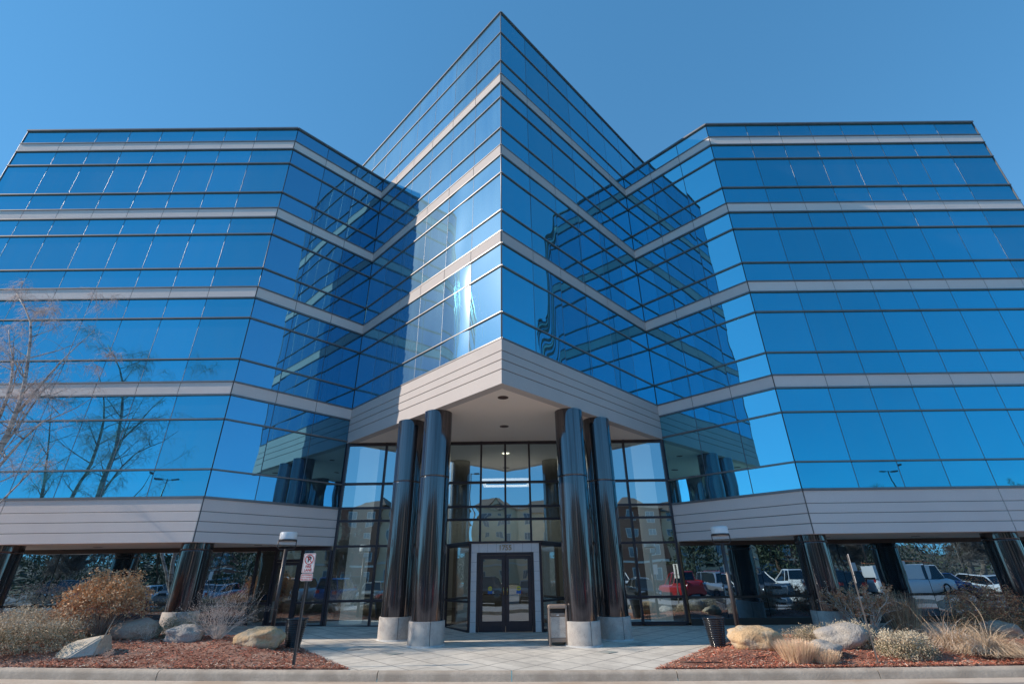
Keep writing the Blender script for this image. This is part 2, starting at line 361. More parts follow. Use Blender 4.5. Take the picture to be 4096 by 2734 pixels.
def pane(b, F, u0, u1, z0, z1, amp, warp=None):
    n = 6 if warp is None else 14
    k1 = R.uniform(-1, 1) * amp; k2 = R.uniform(-.6, .6) * amp; tx = R.uniform(-1, 1) * .0012; tz = R.uniform(-1, 1) * .0012; ph = R.uniform(0, 6)
    i0 = len(b.v)
    for j in range(n + 1):
        for i in range(n + 1):
            a = i / n * 2 - 1; c = j / n * 2 - 1; u = u0 + (u1-u0) * i / n; z = z0 + (z1-z0) * j / n
            w = k1 * math.cos(a * PI/2) * math.cos(c * PI/2) + k2 * math.sin(a * PI) * math.cos(c * PI/2 + ph * .1) + tx * a + tz * c
            if warp: w += warp(u, z)
            b.v.append(F.p(u, w, z))
    for j in range(n):
        for i in range(n): q = i0 + j * (n+1) + i; b.face((q, q+1, q+n+2, q+n+1), 0, True)
def strip(F, js_, z0, z1, gl, warp=None, amp=.0032, umin=None):
    """one floor's row of panes between two rails; the rail below it is its sub-part"""
    b = MB(); g = .013
    for a, c in zip(js_[:-1], js_[1:]):
        if umin is not None and c <= umin + .02: continue
        a = a if umin is None else max(a, umin)
        wp = warp if (warp and warp(None, (a + c) / 2)) else None
        pane(b, F, a + g, c - g, z0 + .02, z1 - .02, amp, (lambda u, z: warp(u, z)) if wp else None)
    for a in js_[1:-1]:
        ring = [[F.p(a + .009 * math.cos(PI * q / 6), -.006 + .010 * math.sin(PI * q / 6), z) for q in range(7)] for z in (z0 + .035, z1 - .035)]
        i0 = b.add(ring[0]); i1 = b.add(ring[1])
        for q in range(6): b.face((i0+q, i1+q, i1+q+1, i0+q+1), 2, True)
    b.quad(F.p(js_[0] if umin is None else umin, -.03, z0), F.p(js_[-1], -.03, z0), F.p(js_[-1], -.03, z1), F.p(js_[0] if umin is None else umin, -.03, z1), 1)
    o = b.build('window_strip', [gl, JNT, BEAD], bld); return o
eps = [0]
def rail(F, z, u0=None, u1=None, parent=None, h=.050, w=.052):
    eps[0] = (eps[0] + 1) % 7; e = eps[0] * .0009
    b = MB(); b.fbox(F, (0 if u0 is None else u0) - .012 + e, (F.len if u1 is None else u1) + .012 - e, -.028, w + e, z - h/2 + e, z + h/2 - e)
    b.build('mullion_rail', RAIL, parent or bld)
def band(F, js_, z0, z1, umin=0, umax=None):
    b = MB(); g = .010; L_ = F.len if umax is None else umax
    for a, c in zip(js_[:-1], js_[1:]):
        a = max(a, umin); c = min(c, L_)
        if c - a < .05: continue
        b.fbox(F, a + g, c - g, -.02, .028, z0 + .027, z1 - .027)
    b.quad(F.p(umin, .015, z0), F.p(L_, .015, z0), F.p(L_, .015, z1), F.p(umin, .015, z1), 1)
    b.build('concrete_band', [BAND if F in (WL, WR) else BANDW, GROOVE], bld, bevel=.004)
def warpL(u, z):
    # ripple of two badly seated panes beside the corner
    d = WLEN - (u if u is not None else z)
    if u is None: return 1.38 < d < 2.76
    return (.040 if z < 10.6 else .009) * math.sin((d - 1.38) / 1.38 * PI) * (1 + .12 * math.sin(z * 2.1)) + .006 * math.sin((d - 1.38) / 1.38 * 2 * PI + z * .8)
def warpR(u, z):
    d = (u if u is not None else z)
    if u is None: return 1.38 < d < 2.76
    return .009 * math.sin((d - 1.38) / 1.38 * PI) * (1 + .2 * math.sin(z * 1.9 + 1)) + .004 * math.sin((d - 1.38) / 1.38 * 2 * PI + z * 1.1)
faces = [(FL_, jf, GLL, 5), (CL, jc, GLM, 5), (CR, jc, GLC, 5), (FR_, jf, GL, 5)]
for F, js_, gl, nf in faces:
    s = strip(F, js_, A0, P_, gl); rail(F, P_ + .01, h=.07, w=.07, parent=s)
    for k in range(4):
        band(F, js_, lv(k, 1), lv(k, 0)); rail(F, lv(k, 0))
        for j0, j1 in ((2, 1), (3, 2)):
            s = strip(F, js_, lv(k, j0), lv(k, j1), gl); rail(F, lv(k, j1), parent=s)
        s = strip(F, js_, lv(k + 1, 0), lv(k, 3), gl); rail(F, lv(k, 3), parent=s)
RW = dict(h=.042, w=.036)
for F, js_, um, ux, wp in ((WL, jWL, WL_v, None, warpL), (WR, jWR, 0, wl, warpR)):
    for z0, z1 in ((P_, T1), (T1, T_)):
        s = strip(F, js_, z0, z1, GLH if F is WL else GL); rail(F, z0, parent=s, **RW)
    rail(F, T_ + .01, h=.06, w=.05)
    gl = GLH if F is WL else GL
    jj = [j for j in js_ if (j > um + .05 if F is WL else j < wl - .05)]
    jj = ([um] + jj) if F is WL else (jj + [wl])
    s = strip(F, js_, A0, P_, gl)
    for k in range(3):
        band(F, jj, lv(k, 1), lv(k, 0)); rail(F, lv(k, 0), jj[0], jj[-1], **RW)
        w_ = wp if k >= 1 else None
        for j0, j1 in ((2, 1), (3, 2)):
            s = strip(F, jj, lv(k, j0), lv(k, j1), gl, w_); rail(F, lv(k, j1), jj[0], jj[-1], parent=s, **RW)
        s = strip(F, jj, lv(k + 1, 0), lv(k, 3), gl, w_); rail(F, lv(k, 3), jj[0], jj[-1], parent=s, **RW)
    rail(F, lv(3, 0), jj[0], jj[-1], **RW)
# side walls that close the volume (seen only edge on)
for F in (SL, SR):
    b = MB(); b.quad(F.p(0, 0, E1), F.p(F.len, 0, E1), F.p(F.len, 0, P_), F.p(0, 0, P_)); b.build('side_wall', GL, bld)
# corner trims
def vtrim(x, y, z0, z1, r=.03, m=RAIL):
    b = MB(); b.lathe(x, y, [(r, z0), (r, z1)], 8); b.build('corner_trim', m, bld)
vtrim(0, 11.476 + .004, lv(3, 0) + .03, T_, .022)
for sx in (-1, 1):
    vtrim(sx * LX, LY + .01, lv(4, 0) + .03, P_, .016, JNT); vtrim(sx * (VX - .0), VY - .0, 2.5, P_, .02, JNT)
    vtrim(sx * FX, LY, E1, P_, .03)
# layered spandrels
se = [0]
def spandrel(F, ztop, hs, js_, u0=None, u1=None, cv=(0, 0)):
    se[0] += 1; b = MB(); z = ztop; u0 = 0 if u0 is None else u0; u1 = F.len if u1 is None else u1
    cuts = [u0] + [j for j in js_ if u0 < j < u1] + [u1]
    for i, h in enumerate(hs):
        for a, c in zip(cuts[:-1], cuts[1:]):
            b.fbox(F, a + (.010 if a > u0 or not cv[0] else cv[0]), c - (.010 if c < u1 or not cv[1] else cv[1]), -.25, .033 if i else .030, z - h + se[0] * .0017 + (.013 if i < len(hs) - 1 else 0), z - (.034 if i == 0 else .0))
        z -= h
    b.fbox(F, u0, u1, -.22, .012, z + .012, ztop - .005, 1)
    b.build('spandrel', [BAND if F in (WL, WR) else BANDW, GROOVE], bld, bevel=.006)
HE = (.39, .27, .27, .27); HS = (.385, .255, .27, .40)
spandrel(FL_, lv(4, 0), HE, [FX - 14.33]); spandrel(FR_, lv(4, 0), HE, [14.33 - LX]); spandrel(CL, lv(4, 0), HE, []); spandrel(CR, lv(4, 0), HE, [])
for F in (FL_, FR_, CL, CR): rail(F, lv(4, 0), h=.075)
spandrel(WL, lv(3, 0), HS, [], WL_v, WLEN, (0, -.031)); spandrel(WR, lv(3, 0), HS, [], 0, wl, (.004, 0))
# soffits, roofs
b = MB(); i_ = .2
b.poly([(0, 11.476 + .04, SB + .012), (VX - .1, VY - .02, SB + .012), (-VX + .1, VY - .02, SB + .012)][::-1]); b.build('entrance_soffit', SOF, bld)
for sx in (-1, 1):
    b = MB(); z = E1 + .012
    b.poly([(sx*(LX-.05), LY+.2, z), (sx*FX, LY+.2, z), (sx*FX, VY+.1, z), (sx*(VX-.05), VY+.1, z), (sx*(VX+.1), VY-.15, z)]); b.build('wing_soffit', SOF, bld)
    b = MB(); b.poly([(sx*LX, LY+.02, P_-.05), (sx*FX, LY+.02, P_-.05), (sx*FX, 34, P_-.05), (0, 34, P_-.05), (sx*VX, VY, P_-.05)]); b.build('roof', GROOVE, bld)
b = MB(); x2, y2 = VX*1.42, 11.476+(VY-11.476)*1.42
b.poly([(0, 11.5, T_-.05), (x2, y2, T_-.05), (x2, 34, T_-.05), (-x2, 34, T_-.05), (-x2, y2, T_-.05)]); b.build('roof', GROOVE, bld)
# core behind the glass so no light leaks through
b = MB()
core = [(0, 11.476+.3), (VX-.1, VY+.15), (LX-.05, LY+.25), (FX-.1, LY+.25), (FX-.1, 33.9), (-FX+.1, 33.9), (-FX+.1, LY+.25), (-LX+.05, LY+.25), (-VX+.1, VY+.15)]
for z0, z1 in ((SB + .1, P_ - .1),):
    n = len(core)
    for i in range(n):
        a, c = core[i], core[(i+1) % n]
        if i in (0, 8): b.quad((a[0], a[1], SB+.1), (c[0], c[1], SB+.1), (c[0], c[1], T_-.1), (a[0], a[1], T_-.1))
        else: b.quad((a[0], a[1], E1+.1), (c[0], c[1], E1+.1), (c[0], c[1], P_-.1), (a[0], a[1], P_-.1))
b.build('inner_core', JNT, bld)
# recessed can lights
DIM = mat('lamp_recess', (.09, .045, .035), rough=.6)
for x, y, z, r in [(.013, 12.53, SB, .15), (.0, 15.4, SB, .15), (-9.9, 16.1, E1, .12), (-12.6, 16.1, E1, .12), (-7.7, 16.2, E1, .12), (10.0, 16.1, E1, .12), (12.8, 16.1, E1, .12), (15.5, 16.1, E1, .12), (-2.9, 16, SB, .12), (2.9, 16, SB, .12)]:
    b = MB(); b.lathe(x, y, [(r, z + .010), (r, z + .004)], 24, 0); b.lathe(x, y, [(r + .03, z + .0115), (r + .03, z + .0075)], 24, 1); b.build('can_light', [DIM, SOF], bld)

# columns
def column(x, y, ztop, r=.41, rb=.452, hb=.53):
    zb = zt(x, y) if abs(x) < 7 else zg(x, y)
    if abs(x) > 7: hb = .60
    b = MB(); zj = (ztop + zb) * .62 + .35 if ztop > 4 else None
    prof = [(r, zb + hb + .003)] + sum([[(r, q - .03), (r, q - .0062), (r - .002, q - .006), (r - .002, q + .004), (r, q + .0042), (r, q + .03)] for q in ([zj] if zj else [ztop - .19])], []) + [(r, ztop)]
    b.lathe(x, y, prof, 72, cap=False); o = b.build('column', COLM, bld)
    b = MB()
    for q in range(4):
        a0 = q * PI/2 + .35 + .015; a1 = (q + 1) * PI/2 + .35 - .015; n = 14; ring = []
        for (rr, z) in ((rb, zb - .1), (rb, zb + hb - .012), (rb - .012, zb + hb), (r - .05, zb + hb)):
            ring.append([(x + rr * math.cos(a0 + (a1-a0)*k/n), y + rr * math.sin(a0 + (a1-a0)*k/n), z) for k in range(n + 1)])
        idx = [b.add(g) for g in ring]
        for i in range(3):
            for j in range(n): b.face((idx[i]+j, idx[i]+j+1, idx[i+1]+j+1, idx[i+1]+j), 0, i == 0)
    b.lathe(x, y, [(rb - .02, zb - .1), (rb - .02, zb + hb - .02)], 40, 1)
    b.lathe(x, y, [(rb + .035, zb - .05), (rb + .03, zb + .012), (rb, zb + .022)], 40, 2, cap=False)
    b.build('column_base', [AGG, GROOVE, mat('white_caulk', (.68, .67, .64), (.5, .5, .48), rough=.9)] , o)
for sx in (-1, 1):
    column(sx * 1.95, 13.92, SB + .012); column(sx * 2.93, 14.87, SB + .012)
    for xx in (8.85, 14.35, 19.6): column(sx * xx, 15.0, E1 + .012)

# lobby front: glass in a bronze grid
LOBZ = [.13, .86, 2.47, 3.262, 3.68, 4.495, SB - .05]
LOBX = [-VX + .06, -4.31, -2.62, -.863, 0, .863, 2.62, 4.31, VX - .06]
lf = Face((-VX, VY), (VX, VY))
def glass_pane(par, F, u0, u1, z0, z1, m, w=0., name='glass_pane', amp=.0022):
    b = MB(); pane(b, Face2(F, w), u0, u1, z0, z1, amp); return b.build(name, m, par)
class Face2:
    def __init__(s, F, w): s.F = F; s.w = w
    def p(s, u, w, z): return s.F.p(u, w + s.w, z)
b = MB()
for x in LOBX: b.fbox(lf, x + VX - .035, x + VX + .035, -.06, .06, .12, SB + .01)
lg = b.build('lobby_mullions', FRM, bld)
for i, z in enumerate(LOBZ):
    b = MB(); h = .035 if 0 < i < 6 else .05
    for a, c in zip(LOBX[:-1], LOBX[1:]):
        if i < 2 and abs((a+c)/2) < 1: continue
        b.fbox(lf, a + VX + .036, c + VX - .036, -.055, .045 if i not in (3, 4, 5) else .085, z - h, z + h)
    b.build('lobby_transom', FRM, bld)
for a, c in zip(LOBX[:-1], LOBX[1:]):
    for z0, z1 in zip(LOBZ[:-1], LOBZ[1:]):
        if z1 < 2.5 and abs((a+c)/2) < 2: continue
        glass_pane(lg, lf, a + VX + .03, c + VX - .03, z0 + .02, z1 - .02, LOB)
# ground floor glass of the wings, in the same plane
def gwall(F, js_, zb, m):
    b = MB()
    b.fbox(F, 0, F.len, -.06, .05, 2.36, E1 + .02); b.fbox(F, 0, F.len, -.06, .05, zb - .4, zb + .05)
    b.fbox(F, 0, F.len, -.04, .04, .80, .86)
    o = b.build('storefront_frame', [FRMB], bld)
    b = MB()
    for a, c in zip(js_[:-1], js_[1:]):
        pane(b, F, a + .008, c - .008, .865, 2.355, .004); pane(b, F, a + .008, c - .008, zb + .05, .795, .004)
    b.quad(F.p(0, -.03, zb), F.p(F.len, -.03, zb), F.p(F.len, -.03, 2.4), F.p(0, -.03, 2.4), 1)
    b.build('storefront_glass', [m, JNT], o)
gl = Face((-FX, VY), (-8.25, VY)); gwall(gl, [0] + [gl.len - 1.17 - 1.345 * k for k in range(8, -1, -1)] + [gl.len], .24, GLD)
gr = Face((VX + .06, VY), (FX, VY)); gwall(gr, [0, 1.2] + [1.2 + 1.345 * k for k in range(1, 10)] + [gr.len], .19, GLD)
# side door bay left of the lobby
sd = Face((-8.25, VY), (-VX - .06, VY)); b = MB()
for u in (0, .60, 1.46, 2.41): b.fbox(sd, u, u + .075, -.07, .06, .1, 2.36)
b.fbox(sd, 0, sd.len, -.07, .065, 2.36, E1 + .03); b.fbox(sd, 0, sd.len, -.05, .03, -.1, .17); b.fbox(sd, .68, 1.455, -.06, .05, 2.02, 2.10)
b.fbox(sd, 0.08, .595, -.05, .04, .80, .86); b.fbox(sd, 1.54, 2.40, -.05, .04, .80, .86)
b.fbox(sd, 0.08, .595, -.06, .05, .1, .22); b.fbox(sd, 1.54, 2.40, -.06, .05, .1, .22)
sf = b.build('side_entrance_frame', FRM, bld)
for u0, u1, z0, z1 in ((.08, .59, .22, .8), (.08, .59, .86, 2.36), (1.54, 2.40, .22, .8), (1.54, 2.40, .86, 2.36), (.68, 1.455, 2.1, 2.36)): glass_pane(sf, sd, u0, u1, z0, z1, CLR)
b = MB(); b.fbox(sd, .68, .76, -.03, .03, .17, 2.01); b.fbox(sd, 1.375, 1.455, -.03, .03, .17, 2.01); b.fbox(sd, .76, 1.375, -.03, .03, .17, .30); b.fbox(sd, .76, 1.375, -.03, .03, 1.92, 2.01)
dr = b.build('side_door', FRM, bld); glass_pane(dr, sd, .76, 1.375, .30, 1.92, CLR)
b = MB(); b.tube([sd.p(1.33, .07, .95), sd.p(1.33, .07, 1.25)], .012, 6); b.build('handle', mat('steel_pull', (.5, .5, .5), rough=.25, metal=1), dr)
BLD = mat('window_blind', (.34, .33, .29), (.28, .27, .24), rough=.8)
b = MB()
for u0, u1 in ((.1, .58), (1.56, 2.38)):
    z = 2.33
    while z > .25: b.fbox(sd, u0, u1, -.14, -.115, z - .014, z); z -= .026
b.build('venetian_blind', BLD, bld)
b = MB(); b.fbox(sd, .42, .56, -.012, -.002, .92, 1.08); b.build('blue_notice', mat('blue_sticker', (.03, .22, .5), rough=.5), bld)
b = MB(); b.fbox(sd, .70, 1.0, -.35, -.33, .2, 2.0); b.build('inner_panel', mat('tan_panel', (.42, .33, .25), rough=.8), bld)
# interior of the lobby
INW = mat('lobby_wall', (.50, .52, .50), (.45, .47, .45), rough=.9, nscale=2)
b = MB(); zf = .11
b.quad((-9, VY+.1, zf), (9, VY+.1, zf), (9, 27, zf), (-9, 27, zf), 1); b.quad((-9, 27, zf), (9, 27, zf), (9, 27, 6), (-9, 27, 6), 0)
b.quad((-9, VY+.1, zf), (-9, 27, zf), (-9, 27, 6), (-9, VY+.1, 6), 0); b.quad((9, VY+.1, zf), (9, 27, zf), (9, 27, 6), (9, VY+.1, 6), 0)
b.quad((-9, VY+.1, 5.92), (9, VY+.1, 5.92), (9, 27, 5.92), (-9, 27, 5.92), 2)
b.box(-9, 9, 22.5, 22.8, 2.5, 3.7, 3); b.box(-9, -5.9, 17.6, 17.75, 2.42, 6, 2); b.box(5.9, 9, 17.6, 17.75, 2.42, 6, 2)
b.build('lobby_interior', [INW, mat('lobby_stone_floor', (.24, .22, .20), (.15, .14, .13), rough=.25, nscale=2), mat('lobby_ceiling', (.55, .53, .48), rough=.9), mat('balcony_front', (.60, .64, .62), rough=.8)], bld)
for sx in (-1, 1):
    b = MB(); b.lathe(sx * 5.15, 18.25, [(.36, .11), (.36, 5.9)], 36); b.build('lobby_column', mat('glowing_lobby_plaster', (.85, .86, .86), (.8, .82, .83), rough=.8, nscale=2, emit=((.70, .86, 1), .30)), bld)  # white columns' plaster emits a faint blue glow in place of light falling on it
    b = MB(); b.lathe(sx * 2.6, 20.6, [(.35, .11), (.35, 5.9)], 30); b.build('lobby_column', INW, bld)
b = MB(); 
for x0, x1, y0, y1 in ((-1, 1, 20, 20.12), (-1, 1, 21.6, 21.72), (-1, -.88, 20.12, 21.6), (.88, 1, 20.12, 21.6)): b.box(x0, x1, y0, y1, 5.0, 5.08)
b.build('cove_light', mat('warm_lamp', (1, 1, 1), emit=((1, .86, .72), 1.6)), bld)
b = MB(); b.lathe(0, 19.2, [(.14, 5.90), (.14, 5.915)], 20); b.build('ceiling_light', mat('warm_downlight', (1, 1, 1), emit=((1, .9, .7), 6.)), bld)
la = bpy.data.lights.new('lobby_lamp', 'AREA'); la.shape = 'RECTANGLE'; la.size = 6; la.size_y = 3; la.energy = 110; la.color = (1, .9, .78)
lob = bpy.data.objects.new('lobby_lamp', la); COL.objects.link(lob); lob.location = (0, 21, 5.85)
# projecting vestibule with the numbered doors
DY = 16.1; zd = zg(0, DY)
TILE = mat('pale_granite_tile', (.80, .78, .78), (.70, .68, .69), rough=.4, nscale=9, c3=(.74, .72, .74), nscale3=3)
b = MB()
for sx in (-1, 1):
    b.box(min(sx*1.05, sx*1.12), max(sx*1.05, sx*1.12), DY - .02, DY + .10, zd, 2.44)
    V_ = Face((sx*1.12, DY+.04), (sx*1.93, VY - .07)) if sx > 0 else Face((-1.93, VY - .07), (-1.12, DY+.04))
    b.fbox(V_, 0, V_.len, -.05, .03, 2.36, 2.46); b.fbox(V_, 0, V_.len, -.03, .03, .82, .88); b.fbox(V_, 0, V_.len, -.05, .03, zd - .02, zd + .07)
    b.fbox(V_, (V_.len-.07 if sx > 0 else 0), (V_.len if sx > 0 else .07), -.04, .035, zd, 2.36)
b.hexa([(-1.16, DY-.05, 2.445), (1.16, DY-.05, 2.445), (1.98, VY-.06, 2.445), (-1.98, VY-.06, 2.445), (-1.16, DY-.05, 2.50), (1.16, DY-.05, 2.50), (1.98, VY-.06, 2.50), (-1.98, VY-.06, 2.50)])
vf = b.build('vestibule_frame', FRM, bld, bevel=.003)
for sx in (-1, 1):
    V_ = Face((sx*1.12, DY+.04), (sx*1.93, VY - .07)) if sx > 0 else Face((-1.93, VY - .07), (-1.12, DY+.04))
    glass_pane(vf, V_, .02, V_.len-.02, .88, 2.36, CLR); glass_pane(vf, V_, .02, V_.len-.02, zd+.06, .82, CLR)
b = MB(); g = .006
n = 9; zs = lin(zd, 2.18, 8)
for sx in (-1, 1):
    for z0, z1 in zip(zs[:-1], zs[1:]): b.box(min(sx*.87, sx*1.045)+g/2, max(sx*.87, sx*1.045)-g/2, DY, DY+.06, z0+g/2, z1-g/2)
xs = [-1.045, -.81] + lin(-.81, .81, 6)[1:-1] + [.81, 1.045]
for a, c in zip(xs[:-1], xs[1:]): b.box(a+g/2, c-g/2, DY, DY+.06, 2.18+g/2, 2.44-g/2)
b.box(-1.045, -.872, DY+.012, DY+.058, zd, 2.43, 1); b.box(.872, 1.045, DY+.012, DY+.058, zd, 2.43, 1); b.box(-.871, .871, DY+.012, DY+.058, 2.185, 2.43, 1)
ts = b.build('tile_surround', [TILE, mat('grout', (.22, .21, .21), rough=.9)], bld)
b = MB(); b.box(-.868, -.79, DY+.02, DY+.12, zd, 2.178); b.box(.79, .868, DY+.02, DY+.12, zd, 2.178); b.box(-.79, .79, DY+.02, DY+.12, 2.10, 2.178)
b.build('door_frame', FRM, bld, bevel=.006)
BR = mat('brass_pull', (.75, .5, .2), rough=.25, metal=1)
for sx in (-1, 1):
    x0, x1 = sorted((sx*.006, sx*.785)); b = MB(); y0, y1 = DY+.045, DY+.095; z0, z1 = zd+.012, 2.095; s_ = .105
    b.box(x0, x0+s_, y0, y1, z0, z1); b.box(x1-s_, x1, y0, y1, z0, z1); b.box(x0+s_, x1-s_, y0, y1, z0, z0+.27); b.box(x0+s_, x1-s_, y0, y1, z1-.10, z1)
    d = b.build('entrance_door', FRM, bld, bevel=.004); d['label'] = '%s leaf of the bronze framed glass entrance doors' % ('left' if sx < 0 else 'right')
    df = Face((x0, DY+.07), (x1, DY+.07)); glass_pane(d, df, s_, x1-x0-s_, z0+.27, z1-.10, CLR, name='door_glass', amp=.002)
    b = MB(); hx = sx * .055; b.tube([(hx, DY+.045, 1.02), (hx, DY-.02, 1.03), (hx, DY-.02, 1.22), (hx, DY+.045, 1.23)], .013, 8); b.build('handle', BR, d)
    b = MB(); b.fbox(df, s_+.01, x1-x0-s_-.01, -.06, -.02, 1.02, 1.05); b.build('push_bar', BR, d)
    b = MB(); cx = sx * .43 - .03
    b.box(cx-.07, cx+.07, DY+.062, DY+.064, .99+.06, 1.08+.06, 1)
    b.poly([(cx + .062*math.cos(2*PI*k/24), DY+.061, 1.19 + .062*math.sin(2*PI*k/24)) for k in range(24)], 0)
    b.box(cx-.045, cx+.045, DY+.058, DY+.0605, 1.18, 1.195, 1)
    b.build('sticker', [mat('yellow_sticker', (.75, .62, .04), rough=.5), mat('blue_strip', (.03, .14, .45), rough=.5)], d)

def text_mesh(txt, size, m, name, parent, mtx, ext=.0, bold=0.):
    cu = bpy.data.curves.new(name, 'FONT'); cu.body = txt; cu.size = size; cu.extrude = ext; cu.offset = bold; cu.align_x = 'CENTER'; cu.align_y = 'CENTER'; cu.resolution_u = 3
    to = bpy.data.objects.new('tmp', cu); COL.objects.link(to); bpy.context.view_layer.update()
    me = bpy.data.meshes.new_from_object(to.evaluated_get(bpy.context.evaluated_depsgraph_get())); bpy.data.objects.remove(to)
    me.transform(mtx); me.materials.clear(); me.materials.append(m)
    o = bpy.data.objects.new(name, me); COL.objects.link(o); o.parent = parent; return o
FR = Matrix.Rotation(PI/2, 4, 'X')           # text facing -y
text_mesh('1755', .205, mat('tan_brass_number', (.52, .36, .20), rough=.5), 'street_number', ts, Matrix.Translation((.0, DY-.012, 2.305)) @ FR, .008, .004)

# ------------------------------------------------------------------ street furniture
BRZ = mat('bronze_pole_paint', (.09, .08, .08), (.07, .06, .06), rough=.4, metal=.3)
WACR = mat('white_lamp_acrylic', (.85, .85, .84), (.8, .8, .79), rough=.35)
def lamp(x, y, label, lean):
    zb = zt(x, y) - .03; o = empty('path_lamp', label, 'lamp', (x, y, zb), lean, 'path lamps beside the entrance')
    H = 2.66 - zb
    b = MB(); b.lathe(0, 0, [(.05, 0), (.05, H - .42)], 16); b.lathe(0, 0, [(.085, 0), (.085, .03), (.055, .04)], 16); b.build('pole', BRZ, o)
    b = MB(); r = .215
    b.tube([(-r-.015, 0, H-.20), (-r-.015, 0, H-.36), (-r+.03, 0, H-.42), (r-.03, 0, H-.42), (r+.015, 0, H-.36), (r+.015, 0, H-.20)], .013, 8); b.build('yoke', BRZ, o)
    b = MB(); b.lathe(0, 0, [(r+.006, H-.235), (r+.012, H-.185), (r+.006, H-.18)], 32, 0); b.build('ring', BRZ, o)
    b = MB(); b.lathe(0, 0, [(r-.012, H-.24), (r-.004, H-.23), (r, H-.18), (r, H-.03), (r-.02, H-.003), (r-.06, H)], 32); b.build('lamp_shade', WACR, o)
lamp(-5.74, 13.75, 'white drum lamp on bronze pole behind the large tan boulder left of the doors', .1)
lamp(5.77, 13.75, 'white drum lamp on bronze pole behind the large tan boulder right of the doors', -.1)

SIGNW = mat('white_sign_face', (.80, .79, .78), (.74, .73, .72), rough=.35, nscale=6); RED = mat('red_sign_ink', (.55, .03, .03), rough=.5); BLK = mat('black_sign_ink', (.02, .02, .025), rough=.5)
GALV = mat('weathered_sign_post', (.16, .15, .14), (.11, .10, .10), rough=.6, metal=.4)
def rrect(w, h, r, n=5):
    pts = []
    for cx, cy, a0 in ((w-r, h-r, 0), (-w+r, h-r, PI/2), (-w+r, -h+r, PI), (w-r, -h+r, 1.5*PI)):
        for k in range(n + 1): a = a0 + PI/2*k/n; pts.append((cx + r*math.cos(a), cy + r*math.sin(a)))
    return pts
def ring_poly(b, P1, P2, T, m):
    n = len(P1)
    for i in range(n): j = (i+1) % n; b.quad(T(P1[i]), T(P1[j]), T(P2[j]), T(P2[i]), m)
def u_post(o, H):
    b = MB()
    b.box(-.025, .025, .004, .010, 0, H); b.box(-.028, -.022, -.016, .006, 0, H); b.box(.022, .028, -.016, .006, 0, H)
    b.build('post', GALV, o)
sx_, sy_ = -4.10, 11.22
sg = empty('fire_lane_sign', 'red and white no parking fire lane sign on a thin post at the bed edge', 'road sign', (sx_, sy_, zt(sx_, sy_) - .02), math.radians(-6))
zb = sg.location.z; u_post(sg, 2.02 - zb)
def plate(par, w, h, zc, name):
    b = MB(); T = lambda y: (lambda p: (p[0], y, zc + p[1]))
    P = rrect(w, h, .025); b.poly([T(-.022)(p) for p in P], 0); b.poly([T(-.018)(p) for p in P][::-1], 1); ring_poly(b, P, P, lambda p: (p[0], -.018, zc+p[1]), 1)
    P1 = rrect(w-.010, h-.010, .02); P2 = rrect(w-.016, h-.016, .017); ring_poly(b, P1, P2, T(-.0235), 2)
    return b.build(name, [SIGNW, GALV, RED], par)
zc = 1.845 - zb; pl = plate(sg, .132, .19, zc, 'sign_plate')
b = MB(); c0 = zc + .07; r1, r2 = .098, .082; nn = 40
C1 = [(r1*math.cos(2*PI*k/nn), r1*math.sin(2*PI*k/nn)) for k in range(nn)]; C2 = [(r2*math.cos(2*PI*k/nn), r2*math.sin(2*PI*k/nn)) for k in range(nn)]
ring_poly(b, C1, C2, lambda p: (p[0], -.0262, c0+p[1]), 0)
k = .7071 * .085; w = .0055
b.quad((-k-w, -.0258, c0+k-w), (k-w, -.0258, c0-k-w), (k+w, -.0258, c0-k+w), (-k+w, -.0258, c0+k+w), 0); b.build('no_parking_ring', RED, pl)
text_mesh('P', .155, BLK, 'letter', pl, Matrix.Translation((.0, -.0245, c0)) @ FR, 0, .005)
text_mesh('FIRE', .072, RED, 'lettering', pl, Matrix.Translation((0, -.0245, zc-.068)) @ FR, 0, .0015)
text_mesh('LANE', .072, RED, 'lettering', pl, Matrix.Translation((0, -.0245, zc-.135)) @ FR, 0, .0015)
zc2 = 1.575 - zb; p2 = plate(sg, .132, .068, zc2, 'sign_plate')
for i, s_ in enumerate(('NO STOPPING', 'OR STANDING', 'TOW-AWAY ZONE')): text_mesh(s_, .033, RED, 'lettering', p2, Matrix.Translation((0, -.0245, zc2+.036-.036*i)) @ FR, 0, .0006)
# sign seen edge-on
px_, py_ = 7.38, 10.98 + .25
sp_ = empty('fire_lane_sign', 'fire lane sign turned edge-on on a post beside the grey boulder', 'road sign', (px_, py_, zt(px_, py_) - .02), math.radians(60))
zb = sp_.location.z; u_post(sp_, 1.86 - zb)
b = MB(); b.box(-.132, .132, -.022, -.018, 1.48-zb, 1.88-zb); b.box(-.132, .132, -.022, -.018, 1.33-zb, 1.465-zb); b.build('sign_plate', SIGNW, sp_)

